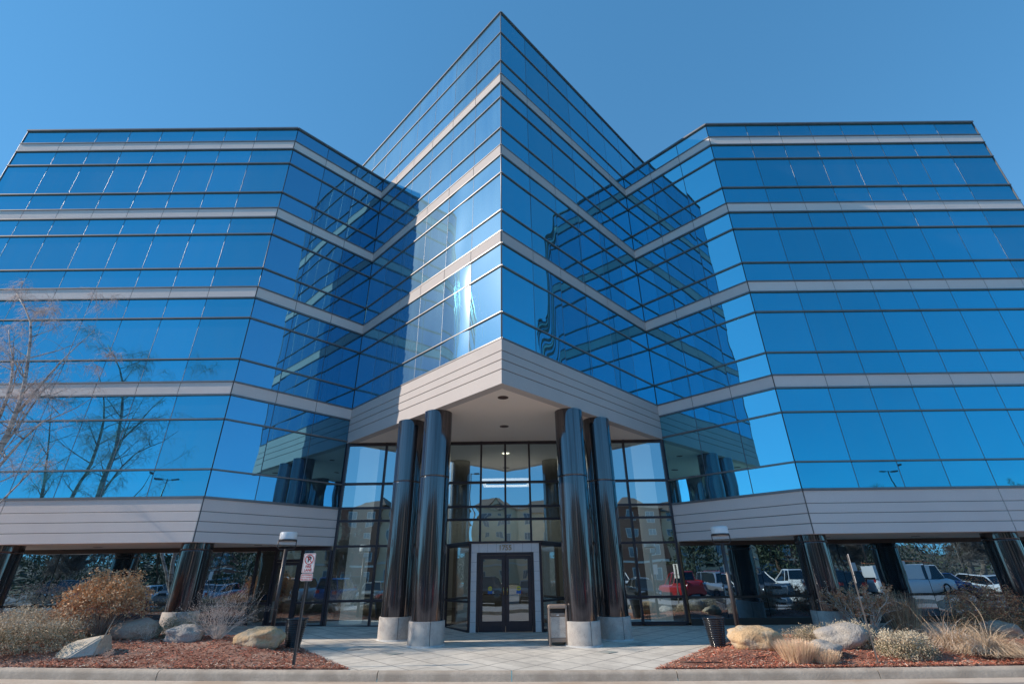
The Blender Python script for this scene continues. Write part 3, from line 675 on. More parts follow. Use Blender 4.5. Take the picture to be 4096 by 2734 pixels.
def ribbed_can(x, y, label, tilt):
    zb = zg(x, y) + .03; o = empty('trash_can', label, 'trash can', (x, y, zb), 0, 'ribbed trash cans')
    b = MB(); prof = []; n = 15; H = .56
    for k in range(n):
        z = .02 + H * k / n; r = .165 + (.245 - .165) * k / n
        prof += [(r - .008, z), (r + .008, z + .006), (r + .014, z + H/n*.4), (r + .008, z + H/n*.72), (r - .008, z + H/n*.8)]
    prof += [(.245, H + .02), (.262, H + .028), (.262, H + .045), (.240, H + .045), (.232, H - .02), (.15, .06)]
    b.lathe(0, 0, prof, 40, cap=False); b.lathe(0, 0, [(.165, 0), (.168, .02)], 40)
    b.build('body', mat('black_glazed_metal', (.015, .017, .022), (.02, .022, .028), rough=.12, spec=1.), o)
    b = MB(); b.lathe(0, 0, [(.23, H - .03), (.22, H-.032)], 30); b.build('liner', GROOVE, o)
    o.rotation_euler = (0, tilt, 0)
ribbed_can(-4.99, 13.28, 'black ribbed conical trash can beside the fire lane sign', .02)
ribbed_can(5.07, 13.35, 'black ribbed conical trash can beside the right tan boulder', -.02)
# square receptacle by the column
rx, ry = 1.335, 13.95
rc = empty('litter_bin', 'tan square litter bin with aggregate panels beside the right front column', 'litter bin', (rx, ry, zg(rx, ry)), 0)
TAN = mat('tan_bin_plastic', (.33, .25, .20), (.29, .22, .175), rough=.5)
b = MB(); w = .215
for sx in (-1, 1):
    for sy in (-1, 1): b.box(sx*w - .025, sx*w + .025, sy*w - .025, sy*w + .025, 0 if 1 else 0, .86)
b.box(-w+.026, w-.026, -w+.005, w-.005, .62, .70); b.box(-w+.026, w-.026, -w+.002, w-.002, .08, .17); b.box(-w-.02, -w+.02, -w+.03, w-.03, .08, .17)
b.build('frame', TAN, rc, bevel=.012)
b = MB(); b.loft([[(x*s1, y*s1, z) for x, y in rrect(.245, .245, .05)] for s1, z in ((.94, .80), (1., .815), (1., .85), (.97, .875), (.80, .89))], smooth=False); b.build('hood', TAN, rc)
b = MB(); b.box(-w+.03, w-.03, -w+.0, w-.0, .175, .615); b.build('panel', AGG, rc)
b = MB(); b.box(-w+.05, w-.05, -w+.05, w-.05, .60, .82); b.build('liner', JNT, rc)
b = MB(); b.box(-.03, .03, -w-.002, -w+.004, .645, .665); b.build('badge', SIGNW, rc)

# ------------------------------------------------------------------ boulders
def boulder_mat(name, c, c2, c3=None, sc_=30): return mat(name, c, c2, rough=.9, nscale=sc_, bump=1.3, bscale=17, c3=c3, nscale3=3)
BT = boulder_mat('tan_boulder', (0.718, 0.499, 0.286), (0.460, 0.304, 0.165), (.56, .45, .32)); BG = boulder_mat('grey_boulder', (0.585, 0.525, 0.452), (0.230, 0.206, 0.185), (.36, .34, .33), 45)
BP = boulder_mat('pink_granite', (0.585, 0.406, 0.298), (0.345, 0.237, 0.175), (.38, .27, .22)); BB = boulder_mat('brown_boulder', (0.418, 0.275, 0.202), (0.252, 0.168, 0.127)); BA = boulder_mat('pale_angular_stone', (0.669, 0.551, 0.405), (0.437, 0.358, 0.263), (.52, .47, .40))
def boulder(x0, x1, y, h, m, label, dy=None, seed=0, ang=.25, sink=.06, lean=0., flat=0.):
    cx = (x0+x1)/2; rx = (x1-x0)/2; ry = (dy or rx * .75); z0 = zt(cx, y + ry*.4) - sink
    b = MB(); nu, nv = 40, 22; rows = []
    for j in range(nv + 1):
        ph = PI * j / nv - PI/2; row = []
        for i in range(nu):
            th = 2*PI*i/nu; d = Vector((math.cos(ph)*math.cos(th), math.cos(ph)*math.sin(th), math.sin(ph)))
            e = 2.6
            s_ = (abs(d.x)**e + abs(d.y)**e + abs(d.z)**e) ** (-1/e)
            s_ *= 1 + ang * noise.noise(d * 1.3 + Vector((seed*3.7, 0, 0))) + .10 * noise.noise(d * 3.1 + Vector((0, seed*2.1, 0))) + .045 * noise.noise(d * 6.5 + Vector((0, 0, seed))) + .015 * noise.noise(d * 17)
            q = d * s_
            z = (q.z * .5 + .44) * h * 1.12
            row.append((cx + q.x * rx * .97 + lean * z, y + ry + q.y * ry, z0 + z + flat * q.x * rx))
        rows.append(row)
    b.loft(rows, 0, True)
    tag(b.build('boulder', m), label, 'boulder', 'boulders in the planting beds')
boulder(-6.03, -5.03, 12.35, .40, BT, 'large rounded tan boulder at the foot of the left lamp', seed=1)
boulder(-7.78, -6.98, 12.6, .36, BG, 'grey speckled boulder in front of the dry twiggy shrub', seed=2)
boulder(-9.15, -8.15, 12.75, .42, BP, 'pinkish brown boulder under the orange leafed bush right side', seed=3)
boulder(-10.25, -9.3, 13.2, .26, BB, 'low brown boulder just behind the pale angular stone', seed=4)
def angular():
    import bmesh
    x, y = -8.8, 11.75; z = zt(x, y) - .05
    P = [(-.46, -.10, .0), (-.05, -.30, .0), (.42, -.12, .04), (.46, .35, .0), (-.35, .4, 0), (-.34, .0, .23), (-.22, .16, .30), (-.02, -.22, .06), (.16, .02, .34), (.41, .02, .40), (.42, -.04, .22), (.40, .26, .38), (-.1, .3, .3)]
    bm = bmesh.new(); [bm.verts.new(p) for p in P]; bmesh.ops.convex_hull(bm, input=bm.verts)
    bmesh.ops.bevel(bm, geom=bm.edges[:], offset=.022, segments=2, affect='EDGES')
    me = bpy.data.meshes.new('boulder'); bm.to_mesh(me); me.materials.append(BA); o = bpy.data.objects.new('boulder', me); COL.objects.link(o); o.location = (x, y, z)
    tag(o, 'pale angular boulder with a sharp diagonal edge left of centre', 'boulder', 'boulders in the planting beds')
angular()
boulder(-12.9, -11.9, 13.5, .3, BG, 'grey boulder behind the juniper at the far left', seed=6)
boulder(5.03, 6.10, 12.0, .44, BT, 'large squarish tan boulder beside the right trash can', seed=7, ang=.2)
boulder(6.28, 7.05, 11.55, .33, BG, 'grey boulder between the clipped grass and the biggest boulder', seed=8)
boulder(6.98, 8.14, 12.05, .46, BG, 'biggest grey speckled boulder right of the clipped grass clumps', seed=9)
boulder(7.60, 8.18, 13.5, .22, BT, 'small orange tan boulder behind the biggest grey boulder', seed=10)
boulder(9.5, 10.15, 13.8, .25, BG, 'grey boulder in shade behind the clipped shrubs', seed=12)
boulder(11.3, 12.1, 12.8, .36, BP, 'brown boulder beneath the red shrub at the right edge', seed=13)
for i, (x, y, w, h) in enumerate([(10.05, 13.0, .24, .12), (10.35, 13.1, .3, .14), (9.9, 12.7, .2, .09), (10.55, 12.75, .22, .09), (10.2, 12.6, .16, .07)]):
    boulder(x - w/2, x + w/2, y, h, BP if i % 2 == 0 else BG, ('flat rose stone among the small rocks behind the blond grass', 'grey cobble in the pile of small rocks left of blond grass', 'small tan cobble at the left of the rock pile', 'small grey cobble at the right of the rock pile', 'tiny cobble in front of the rock pile')[i], seed=20+i, sink=.02)

# ------------------------------------------------------------------ vegetation
def leafm(n, c, c2, rough=.7): return mat(n, c, c2, rough=rough, nscale=5)
LO = leafm('orange_dry_leaf', (.80, .46, .22), (.64, .33, .15)); LO2 = leafm('tan_dry_leaf', (.78, .54, .32), (.62, .40, .23)); LO3 = leafm('rust_leaf', (.48, .20, .11), (.36, .15, .08))
TW = leafm('grey_brown_twig', (0.562, 0.469, 0.394), (0.413, 0.338, 0.281)); TWP = leafm('pale_twig', (0.850, 0.750, 0.656), (0.637, 0.544, 0.469)); TWR = leafm('reddish_twig', (0.525, 0.300, 0.244), (0.375, 0.206, 0.169))
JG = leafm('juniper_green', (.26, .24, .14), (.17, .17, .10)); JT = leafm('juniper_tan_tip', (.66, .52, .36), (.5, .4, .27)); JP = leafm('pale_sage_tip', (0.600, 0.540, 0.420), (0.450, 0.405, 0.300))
STR = leafm('straw_blade', (.80, .58, .37), (.66, .46, .28)); STR2 = leafm('pale_straw_blade', (.85, .68, .48), (.8, .6, .4)); STB = leafm('brown_blade', (0.495, 0.330, 0.210), (0.360, 0.240, 0.150)); PNK = leafm('pink_straw', (0.825, 0.570, 0.420), (0.630, 0.420, 0.300))
def leaf(b, p, s, m, aspect=.55, up=0.):
    a = Vector((R.gauss(0, 1), R.gauss(0, 1), R.gauss(0, 1) + up)).normalized(); c = a.cross(Vector((R.gauss(0, 1), R.gauss(0, 1), R.gauss(0, 1)))).normalized()
    a = a * s; c = c * s * aspect; p = Vector(p)
    b.quad(p - a - c * .2, p - a * .1 + c, p + a, p - a * .1 - c, m)
def shrub(name, label, cx, cy, rx, ry, h, mats, n, ls=.022, stem=.12, twig=TW, ntw=60, squash=.55, clump=5, seed=0, up=0., asp=.55, lo=.0, group=None, cat='shrub', rough=.30):
    z0 = zt(cx, cy) - .02; o = empty(name, label, cat, (cx, cy, z0), 0, group)
    rr = random.Random(seed); b = MB(); t = MB(); k = 0; tips = []
    while k < n:
        u = Vector((rr.gauss(0, 1), rr.gauss(0, 1), rr.gauss(0, 1))).normalized(); rad = rr.random() ** .30
        if u.z < -.5: continue
        rad *= 1 + rough * 1.6 * noise.noise(u * 2.2 + Vector((seed * 5.1, 0, 0))) + rough * .8 * noise.noise(u * 5.5 + Vector((0, seed * 3., 0)))
        p = Vector((u.x * rx * rad, u.y * ry * rad, stem + (h - stem) * (.42 + .58 * u.z * rad) if stem else h * max(.02, .25 + .75 * u.z * rad)))
        if noise.noise(p * 7 + Vector((seed, 0, 0))) < -.18: continue
        if p.z < lo: continue
        tips.append(p)
        for q in range(clump):
            pp = p + Vector((rr.gauss(0, .03), rr.gauss(0, .03), rr.gauss(0, .03)))
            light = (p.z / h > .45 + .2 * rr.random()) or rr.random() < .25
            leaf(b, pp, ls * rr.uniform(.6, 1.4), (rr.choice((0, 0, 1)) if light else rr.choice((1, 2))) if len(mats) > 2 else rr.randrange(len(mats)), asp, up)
            k += 1
    b.build('foliage', mats, o)
    for q in range(ntw):
        p = rr.choice(tips); mid = Vector((p.x * .45 + rr.gauss(0, .03), p.y * .45, p.z * (.35 + .3 * rr.random())))
        t.tube([(rr.gauss(0, .03), rr.gauss(0, .03), 0), mid * .5 + Vector((0, 0, .02)), mid, (mid + p) / 2 + Vector((rr.gauss(0, .02), rr.gauss(0, .02), 0)), p * 1.03], [.010, .008, .006, .004, .0015] if stem else [.006, .005, .004, .003, .001], 4, cap=False)
    t.build('branches', twig, o)
    return o
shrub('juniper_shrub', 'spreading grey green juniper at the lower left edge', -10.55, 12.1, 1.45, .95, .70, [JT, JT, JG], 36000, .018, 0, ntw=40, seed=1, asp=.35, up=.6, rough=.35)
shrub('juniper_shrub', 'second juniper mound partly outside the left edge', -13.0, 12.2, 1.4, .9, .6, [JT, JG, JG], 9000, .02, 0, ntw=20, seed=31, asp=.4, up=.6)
o_ = shrub('barberry_shrub', 'tall rounded bush with orange dried leaves on a bare stem', -9.55, 13.15, .92, .75, 1.42, [LO, LO2, LO3], 13500, .024, .32, TW, 110, seed=2, asp=.6)
b = MB(); b.tube([(0, 0, 0), (.03, 0, .2), (-.02, 0, .45), (.05, 0, .8)], [.03, .025, .02, .012], 8); b.tube([(.03, 0, .2), (.12, .02, .5), (.3, 0, .8)], [.018, .014, .008], 6); b.tube([(0, 0, .25), (-.15, 0, .45), (-.35, 0, .8)], [.018, .014, .008], 6); b.build('stem', TWP, o_)
shrub('barberry_shrub', 'low sprawling branch of orange leaves left of the tall orange bush', -10.65, 13.25, .62, .5, .62, [LO2, LO, LO3], 4200, .018, .1, TWP, 70, seed=3, asp=.6)
shrub('juniper_shrub', 'small green juniper behind the left grey boulder', -7.75, 13.3, .60, .45, .52, [JT, JG, JG], 8000, .014, 0, ntw=20, seed=4, asp=.35, up=.5)
shrub('juniper_shrub', 'low green gold juniper behind the clipped straw grass', 7.15, 13.0, .62, .42, .30, [JT, JG, JT], 6500, .014, 0, ntw=50, seed=5, asp=.35, up=.5)
shrub('clipped_shrub', 'grey green clipped shrub right of the edge-on sign post', 8.35, 11.75, .58, .5, .46, [JP, JT, JG], 13000, .015, 0, ntw=20, seed=6, asp=.5, up=.8, rough=.18)
shrub('clipped_shrub', 'grey green clipped shrub behind the edge-on sign post', 7.75, 12.5, .55, .45, .46, [JP, JT, JG], 8000, .015, 0, ntw=20, seed=7, asp=.5, up=.8, rough=.18)
shrub('red_shrub', 'dense rust red shrub behind the blond grass', 12.0, 13.6, 1.0, .6, 1.15, [LO3, LO, LO3], 15000, .018, 0, TWR, 120, seed=8, asp=.5)
shrub('dark_shrub', 'dark evergreen shrub at the right edge', 13.0, 13.5, .6, .5, .7, [JG, JG, JT], 6000, .018, 0, ntw=20, seed=9)

def twiggy(name, label, cx, cy, rx, h, n, twig, tipm=None, ntip=0, curl=.0, seed=0, cat='shrub', r0=.006, spread=1., tips=.016, white=False):
    z0 = zt(cx, cy) - .02; o = empty(name, label, cat, (cx, cy, z0)); rr = random.Random(seed); b = MB(); f = MB()
    def grow(p, d, l, r, lev):
        q = Vector(p); pts = [q.copy()]; rad = [r]
        for i in range(4):
            d = (d + Vector((rr.gauss(0, .16), rr.gauss(0, .16), rr.gauss(0, .10) + curl))).normalized(); q = q + d * l / 4; pts.append(q.copy()); rad.append(r * (1 - .18 * (i+1)))
            if lev < 3 and i > 0 and rr.random() < .8:
                grow(q, (d + Vector((rr.gauss(0, .5), rr.gauss(0, .5), rr.gauss(.1, .35)))).normalized(), l * .55, r * .6, lev + 1)
        b.tube(pts, rad, 4 if lev < 2 else 3, cap=False)
        if ntip and lev >= 1:
            for _ in range(ntip):
                k = rr.randint(1, 4); leaf(f, pts[k] + Vector((rr.gauss(0, .02), rr.gauss(0, .02), rr.gauss(0, .02))), tips * rr.uniform(.6, 1.3), rr.randrange(len(tipm)), .5)
    for i in range(n):
        a = rr.uniform(0, 2*PI); s_ = rr.random() ** .6 * spread
        grow((math.cos(a)*.06*rx*s_, math.sin(a)*.06*rx, 0), Vector((math.cos(a)*s_*rx/h, math.sin(a)*s_*rx/h*.8, 1)).normalized(), h * rr.uniform(.6, 1.) * math.hypot(1, s_*rx/h*.6), r0, 0)
    b.build('branches', twig, o)
    if ntip: f.build('foliage', tipm, o)
    return o
twiggy('dry_shrub', 'brown twiggy leafless shrub beside the large left tan boulder', -6.65, 13.0, .68, .72, 60, TWP, [PNK, TWP], 1, seed=1, r0=.0045, tips=.012)
twiggy('dry_shrub', 'tiny dry tuft in front of the pink granite boulder', -8.15, 12.8, .28, .22, 22, TWP, [PNK], 1, seed=2, r0=.003, tips=.008)
twiggy('dry_shrub', 'small dead weed on the mulch right of the angular boulder', -8.1, 11.6, .14, .14, 12, TWP, [PNK], 1, seed=12, r0=.002, tips=.008)
twiggy('open_branched_shrub', 'open shrub with pale curving stems and reddish dried leaf clusters', 9.1, 13.9, .95, .78, 18, TWP, [PNK, LO3, LO], 26, curl=-.02, seed=4, r0=.018, spread=1.1, tips=.020)
twiggy('dry_shrub', 'small red twig shrub below the pale stemmed shrub', 8.35, 13.5, .3, .32, 20, TWR, [TWR], 2, seed=5, r0=.004, tips=.012)
def grass(name, label, cx, cy, rx, ry, h, n, mats, w=.0035, droop=.5, spread=.6, seed=0, seg=6, vary=.4, base=None):
    z0 = zt(cx, cy) - .02; o = empty(name, label, 'ornamental grass', (cx, cy, z0)); rr = random.Random(seed); b = MB(); base = base or .35
    for i in range(n):
        a = rr.uniform(0, 2*PI); s_ = math.sqrt(rr.random()); p = Vector((math.cos(a)*rx*base*s_, math.sin(a)*ry*base*s_, 0))
        d = Vector((math.cos(a)*spread*s_ + rr.gauss(0, .12), math.sin(a)*spread*s_ + rr.gauss(0, .12), 1)).normalized(); L_ = h * rr.uniform(1-vary, 1.) * (1 + droop*.5); side = Vector((-math.sin(a+rr.gauss(0, .8)), math.cos(a+rr.gauss(0, .8)), 0)); k = rr.choice(range(len(mats)))
        dr_ = droop * rr.uniform(.3, 1.6); pts = [p.copy()]
        for j in range(seg):
            jt = .03 if droop < 1 else .17; d = (d + Vector((d.x*.25*dr_ + rr.gauss(0, jt), d.y*.25*dr_ + rr.gauss(0, jt), -dr_ * .42 * (j+1)/seg))).normalized(); p = p + d * L_/seg; p.z = max(p.z, .03); pts.append(p.copy())
        i0 = len(b.v)
        for j, q in enumerate(pts): ww = w * (1 - .75*j/seg); b.v.append(tuple(q - side*ww)); b.v.append(tuple(q + side*ww))
        for j in range(seg): b.face((i0+2*j, i0+2*j+1, i0+2*j+3, i0+2*j+2), k, True)
    b.build('blades', mats, o); return o
grass('clipped_grass', 'left clump of clipped pale straw grass before the grey boulder', 5.95, 11.45, .38, .3, .40, 1500, [STR, STR2, PNK], .004, .12, .45, 1, 4, .25, base=.75)
grass('clipped_grass', 'right smaller clump of clipped pale straw grass', 6.42, 11.32, .28, .24, .26, 1100, [STR, STR2, PNK], .0035, .15, .5, 2, 4, .3, base=.75)
grass('fountain_grass', 'long blond arching grass tumbling over the mulch on the right', 10.2, 11.9, .75, .6, .72, 2000, [STR, STR2, STR2, STB], .0032, 1.7, 1.1, 3, 11, .5)
grass('fountain_grass', 'grey blond arching grass clump left of the tumbling blond grass', 9.75, 12.3, .7, .5, .72, 1700, [STR, STB, TWP], .0028, 1.5, 1.0, 4, 9, .5)
grass('reed_grass', 'tall upright brown reed grass in front of a mirrored column', 9.95, 13.75, .42, .3, .95, 750, [STB, STR, LO3], .0038, .15, .28, 5, 6, .3, base=.8)
grass('fountain_grass', 'small dry grass tuft behind the rocks on the left', -12.4, 14.2, .3, .25, .35, 300, [STB, STR], .004, .5, .6, 6, 5, .3)

# weeping birch
BARK = mat('white_birch_bark', (.68, .62, .56), (.52, .46, .41), rough=.8, nscale=3, stretch=(1, 1, 6), c3=(.20, .16, .14), nscale3=1.6)
BTW = mat('birch_twig', (.76, .61, .56), (.58, .43, .39), rough=.8)
def birch(name, label, loc, stems, seed, H, group=None, bark=BARK, twm=BTW, droop=1., cat='tree', dens=1., fine=.0035, paths=None):
    rr = random.Random(seed); o = empty(name, label, cat, loc, 0, group); tr = MB(); lb = MB(); tw = MB()
    def hang(p, d, l):
        q = Vector(p); pts = [q.copy()]; n = 5
        for i in range(n):
            d = (d + Vector((rr.gauss(0, .20), rr.gauss(0, .20), -.30 * droop + rr.gauss(0, .1)))).normalized(); q = q + d * l/n; pts.append(q.copy())
            if i in (1, 2, 3) and rr.random() < .75:
                d2 = (d + Vector((rr.gauss(0, .5), rr.gauss(0, .5), -.1))).normalized(); q2 = q.copy(); pp = [q2.copy()]
                for _ in range(3): d2 = (d2 + Vector((rr.gauss(0, .15), rr.gauss(0, .15), -.25 * droop))).normalized(); q2 = q2 + d2 * l * .16; pp.append(q2.copy())
                tw.tube(pp, [fine*.8, fine*.7, fine*.55, fine*.35], 3, cap=False)
        tw.tube(pts, [fine*1.3, fine, fine*.85, fine*.7, fine*.55, fine*.4], 3, cap=False)
    def branch(p, d, l, r, lev):
        q = Vector(p); pts = [q.copy()]; rad = [r]; n = 7
        for i in range(n):
            d = (d + Vector((rr.gauss(0, .10), rr.gauss(0, .10), rr.gauss(.03, .07) - (.05 * i / n * droop)))).normalized(); q = q + d * l/n; pts.append(q.copy()); rad.append(max(fine, r * (1 - .92*(i+1)/n)))
            if i > 0:
                if lev < 2 and rr.random() < .85: branch(q, (d + Vector((rr.gauss(0, .65), rr.gauss(0, .65), rr.gauss(.0, .35)))).normalized(), l * rr.uniform(.40, .62) * (1 - .3*i/n), rad[-1] * .62, lev + 1)
                for _ in range(int((2 if lev else 1) * dens + rr.random())): hang(q, (d * .6 + Vector((rr.gauss(0, .6), rr.gauss(0, .6), rr.gauss(0, .3)))).normalized(), rr.uniform(.30, .85) * min(1, .35 + l * .3))
        (lb if lev else lb).tube(pts, rad, 6 if lev == 0 else 4, cap=False)
    for (x, y, dx, dy, h, r) in stems:
        q = Vector((x, y, 0)); d = Vector((dx, dy, 1)).normalized(); pts = [q.copy()]; rad = [r*1.15]; n = 14; l = h * math.hypot(1, math.hypot(dx, dy))
        for i in range(n):
            d = (d + Vector((rr.gauss(0, .035), rr.gauss(0, .035), .012))).normalized(); q = q + d * l/n; pts.append(q.copy()); rad.append(max(.006, r * (1 - .95*((i+1)/n)**.9)))
            if i > 3:
                for _ in range(2 if i < 11 else 2):
                    a = rr.uniform(0, 2*PI); up = rr.uniform(.35, 1.1); branch(q, Vector((math.cos(a), math.sin(a), up)).normalized(), h * rr.uniform(.16, .30) * (1.1 - i/n*.55), rad[-1] * .5, 0 if i < 10 else 1)
        tr.tube(pts, rad, 10)
    for pts, r in (paths or []):
        pts = [Vector(p) - Vector(loc) for p in pts]; q = []
        for a, c in zip(pts[:-1], pts[1:]):
            n = max(1, int((c - a).length / .42)); q += [a + (c - a) * (k / n) for k in range(n)]
        q.append(pts[-1]); n = len(q) - 1
        q = [q[0]] + [(q[k-1] + q[k] * 2 + q[k+1]) / 4 + Vector((rr.gauss(0, .012), rr.gauss(0, .012), 0)) for k in range(1, n)] + [q[n]]
        rad = [max(.006, r * (1 - .9 * (k/n))) for k in range(n + 1)]; (tr if r > .06 else lb).tube(q, rad, 10 if r > .06 else 7)
        for k in range(1, n + 1):
            if q[k].z < 3.4 or (k > n - 2 and rr.random() < .6): continue
            for _ in range(1 + (rr.random() < .45)):
                a = rr.uniform(0, 2*PI); branch(q[k], Vector((math.cos(a), math.sin(a), rr.uniform(.3, 1.2))).normalized(), rr.uniform(.8, 2.0) * (1.15 - .5*k/n), min(.022, rad[k] * .6), 1 if rr.random() < .75 else 0)
    tr.build('trunk', bark, o); lb.build('limbs', bark, o); tw.build('crown', twm, o)
    return o
bz = zg(-14, 13)
birch('birch_tree', 'leafless weeping birch with white trunks at the left edge', (-13.3, 12.6, bz), [], 3, 8.4, dens=.35, fine=.0026, paths=[
    ([(-13.3, 12.6, bz), (-13.3, 12.6, 2.4), (-13.24, 12.6, 4.66), (-13.22, 12.6, 5.62), (-13.41, 12.6, 6.64), (-13.59, 12.6, 7.29), (-13.79, 12.6, 8.08), (-14.3, 12.6, 8.92), (-14.9, 12.6, 9.5)], .125),
    ([(-13.5, 12.7, bz), (-14.1, 12.7, 2.2), (-14.0, 12.7, 4.08), (-13.8, 12.7, 4.97), (-13.76, 12.7, 5.75), (-13.87, 12.7, 6.6), (-14.2, 12.7, 7.4), (-14.7, 12.7, 8.3)], .10),
    ([(-13.4, 12.5, bz), (-14.9, 12.4, 2.6), (-15.6, 12.3, 5.0), (-16.4, 12.2, 7.2)], .09),
    ([(-13.24, 12.6, 5.7), (-12.81, 12.5, 6.42), (-12.51, 12.45, 7.16), (-12.26, 12.4, 7.55), (-11.88, 12.4, 8.05)], .040),
    ([(-13.24, 12.6, 3.9), (-12.8, 12.6, 4.98), (-12.48, 12.6, 5.5), (-11.63, 12.6, 5.75), (-11.27, 12.6, 6.15)], .038),
    ([(-13.28, 12.6, 2.5), (-12.62, 12.55, 3.29), (-12.2, 12.5, 3.84), (-11.98, 12.5, 4.28), (-11.79, 12.5, 4.83)], .038),
    ([(-13.24, 12.6, 4.7), (-13.05, 12.7, 5.6), (-12.95, 12.7, 6.2), (-12.91, 12.8, 6.7), (-12.67, 12.8, 7.5)], .036)])

# ------------------------------------------------------------------ across the road (met in the mirror glass)
def car_mesh(kind):
    L_, W, H, gh0, gh1, belt, hood, tail = dict(sedan=(4.7, 1.8, 1.43, .27, .86, .92, .86, .95), suv=(4.7, 1.88, 1.72, .24, .98, 1.05, 1.02, 1.05), pickup=(5.6, 1.95, 1.82, .27, .58, 1.12, 1.10, 1.08), van=(5.6, 2.0, 2.1, .16, .99, 1.15, 1.05, 1.2))[kind]
    body = MB(); gl_ = MB(); hw = W/2
    xs = [0, .03, .10, .25, .5, .75, .92, .98, 1.0]; top = [hood-.25, hood-.08, hood-.02, hood+.02, belt, belt, tail-.0, tail-.08, tail-.35]; wd = [.80, .92, .98, 1, 1, 1, .98, .93, .85]
    rings = []
    for x, t_, w_ in zip(xs, top, wd):
        X = (x - .5) * L_; w = hw * w_; zb_ = .24 if .04 < x < .96 else .32
        rings.append([(X, -w*.92, zb_), (X, -w, .45), (X, -w, t_-.22), (X, -w*.93, t_-.02), (X, -w*.7, t_+.03), (X, w*.7, t_+.03), (X, w*.93, t_-.02), (X, w, t_-.22), (X, w, .45), (X, w*.92, zb_)])
    body.loft(rings, 0, True)
    g0, g1 = (gh0 - .5) * L_, (gh1 - .5) * L_; sl = .55 if kind != 'van' else .5; rs = (.55 if kind == 'sedan' else .18)
    zb_ = belt - .03; zt_ = H
    Lo = [(g0, -hw*.86, zb_), (g1, -hw*.86, zb_), (g1, hw*.86, zb_), (g0, hw*.86, zb_)]; Hi = [(g0+sl, -hw*.68, zt_-.06), (g1-rs, -hw*.68, zt_-.06), (g1-rs, hw*.68, zt_-.06), (g0+sl, hw*.68, zt_-.06)]
    gl_.hexa(Lo + Hi)
    body.hexa([(g0+sl-.04, -hw*.70, zt_-.07), (g1-rs+.04, -hw*.70, zt_-.07), (g1-rs+.04, hw*.70, zt_-.07), (g0+sl-.04, hw*.70, zt_-.07), (g0+sl+.10, -hw*.6, zt_), (g1-rs-.06, -hw*.6, zt_), (g1-rs-.06, hw*.6, zt_), (g0+sl+.10, hw*.6, zt_)])
    for sy in (-1, 1):   # pillars
        for (xa, xb) in ((g0, g0+sl), (g1, g1-rs), ((g0+g1)/2+.1, (g0+g1)/2+.12)):
            body.tube([(xa, sy*hw*.865, zb_), (xb, sy*hw*.685, zt_-.05)], .035, 4, smooth=False)
    if kind == 'pickup':
        for sy in (-1, 1): body.box(g1+.05, .49*L_, sy*hw*.9-.06, sy*hw*.9+.06, belt-.1, belt+.06)
    if kind == 'van': body.box(-.5, L_*.485, -hw*.93, hw*.93, belt, H-.03)
    wh = MB(); wr = .33 if kind == 'sedan' else .38
    def wheel(b, x, sy):
        b.v; ring = []
        for (rr_, yy) in ((wr*.6, 1.0), (wr*.62, 1.01), (wr, 1.0), (wr, .78)):
            ring.append([(x + rr_*math.cos(2*PI*k/20), sy*hw*yy, wr + rr_*math.sin(2*PI*k/20)) for k in range(20)])
        b.loft(ring, 0, False, cap=False); b.poly([(x + wr*.6*math.cos(2*PI*k/20), sy*hw*.985, wr + wr*.6*math.sin(2*PI*k/20)) for k in range(20)], 1)
    wheels = []
    for fx in (-.32, .31):
        for sy in (-1, 1): w_ = MB(); wheel(w_, fx * L_, sy); wheels.append(w_)
    li = []
    for sy in (-1, 1): l_ = MB(); l_.box(-L_*.496, -L_*.46, sy*hw*.62-.16, sy*hw*.62+.16, hood-.26, hood-.12); li.append(l_)
    ta = []
    for sy in (-1, 1): l_ = MB(); l_.box(L_*.47, L_*.50, sy*hw*.68-.14, sy*hw*.68+.14, tail-.30, tail-.10); ta.append(l_)
    gr_ = MB(); gr_.box(-L_*.505, -L_*.47, -hw*.42, hw*.42, hood-.32, hood-.14); gr_.box(-L_*.503, -L_*.47, -hw*.7, hw*.7, .30, .42)
    return body, gl_, wheels, li, ta, gr_
CGL = mat('car_window_glass', (.012, .016, .02), rough=.03, spec=.9); TYR = mat('tyre_rubber', (.02, .02, .02), rough=.8); RIM = mat('alloy_rim', (.5, .5, .52), rough=.3, metal=.9)
HLT = mat('headlight_lens', (.8, .82, .85), rough=.1); TLT = mat('tail_light_lens', (.45, .02, .02), rough=.2)
PAINT = {k: mat('car_paint_' + k, c, tuple(x*.96 for x in c), rough=.22, spec=.7, metal=m_) for k, c, m_ in (('white', (.78, .78, .78), 0), ('silver', (.42, .43, .45), .6), ('grey', (.16, .165, .175), .5), ('black', (.015, .016, .02), 0), ('red', (.36, .012, .015), 0), ('blue', (.02, .07, .22), .3), ('beige', (.42, .36, .27), .4), ('green', (.03, .08, .06), .3))}
meshes = {}
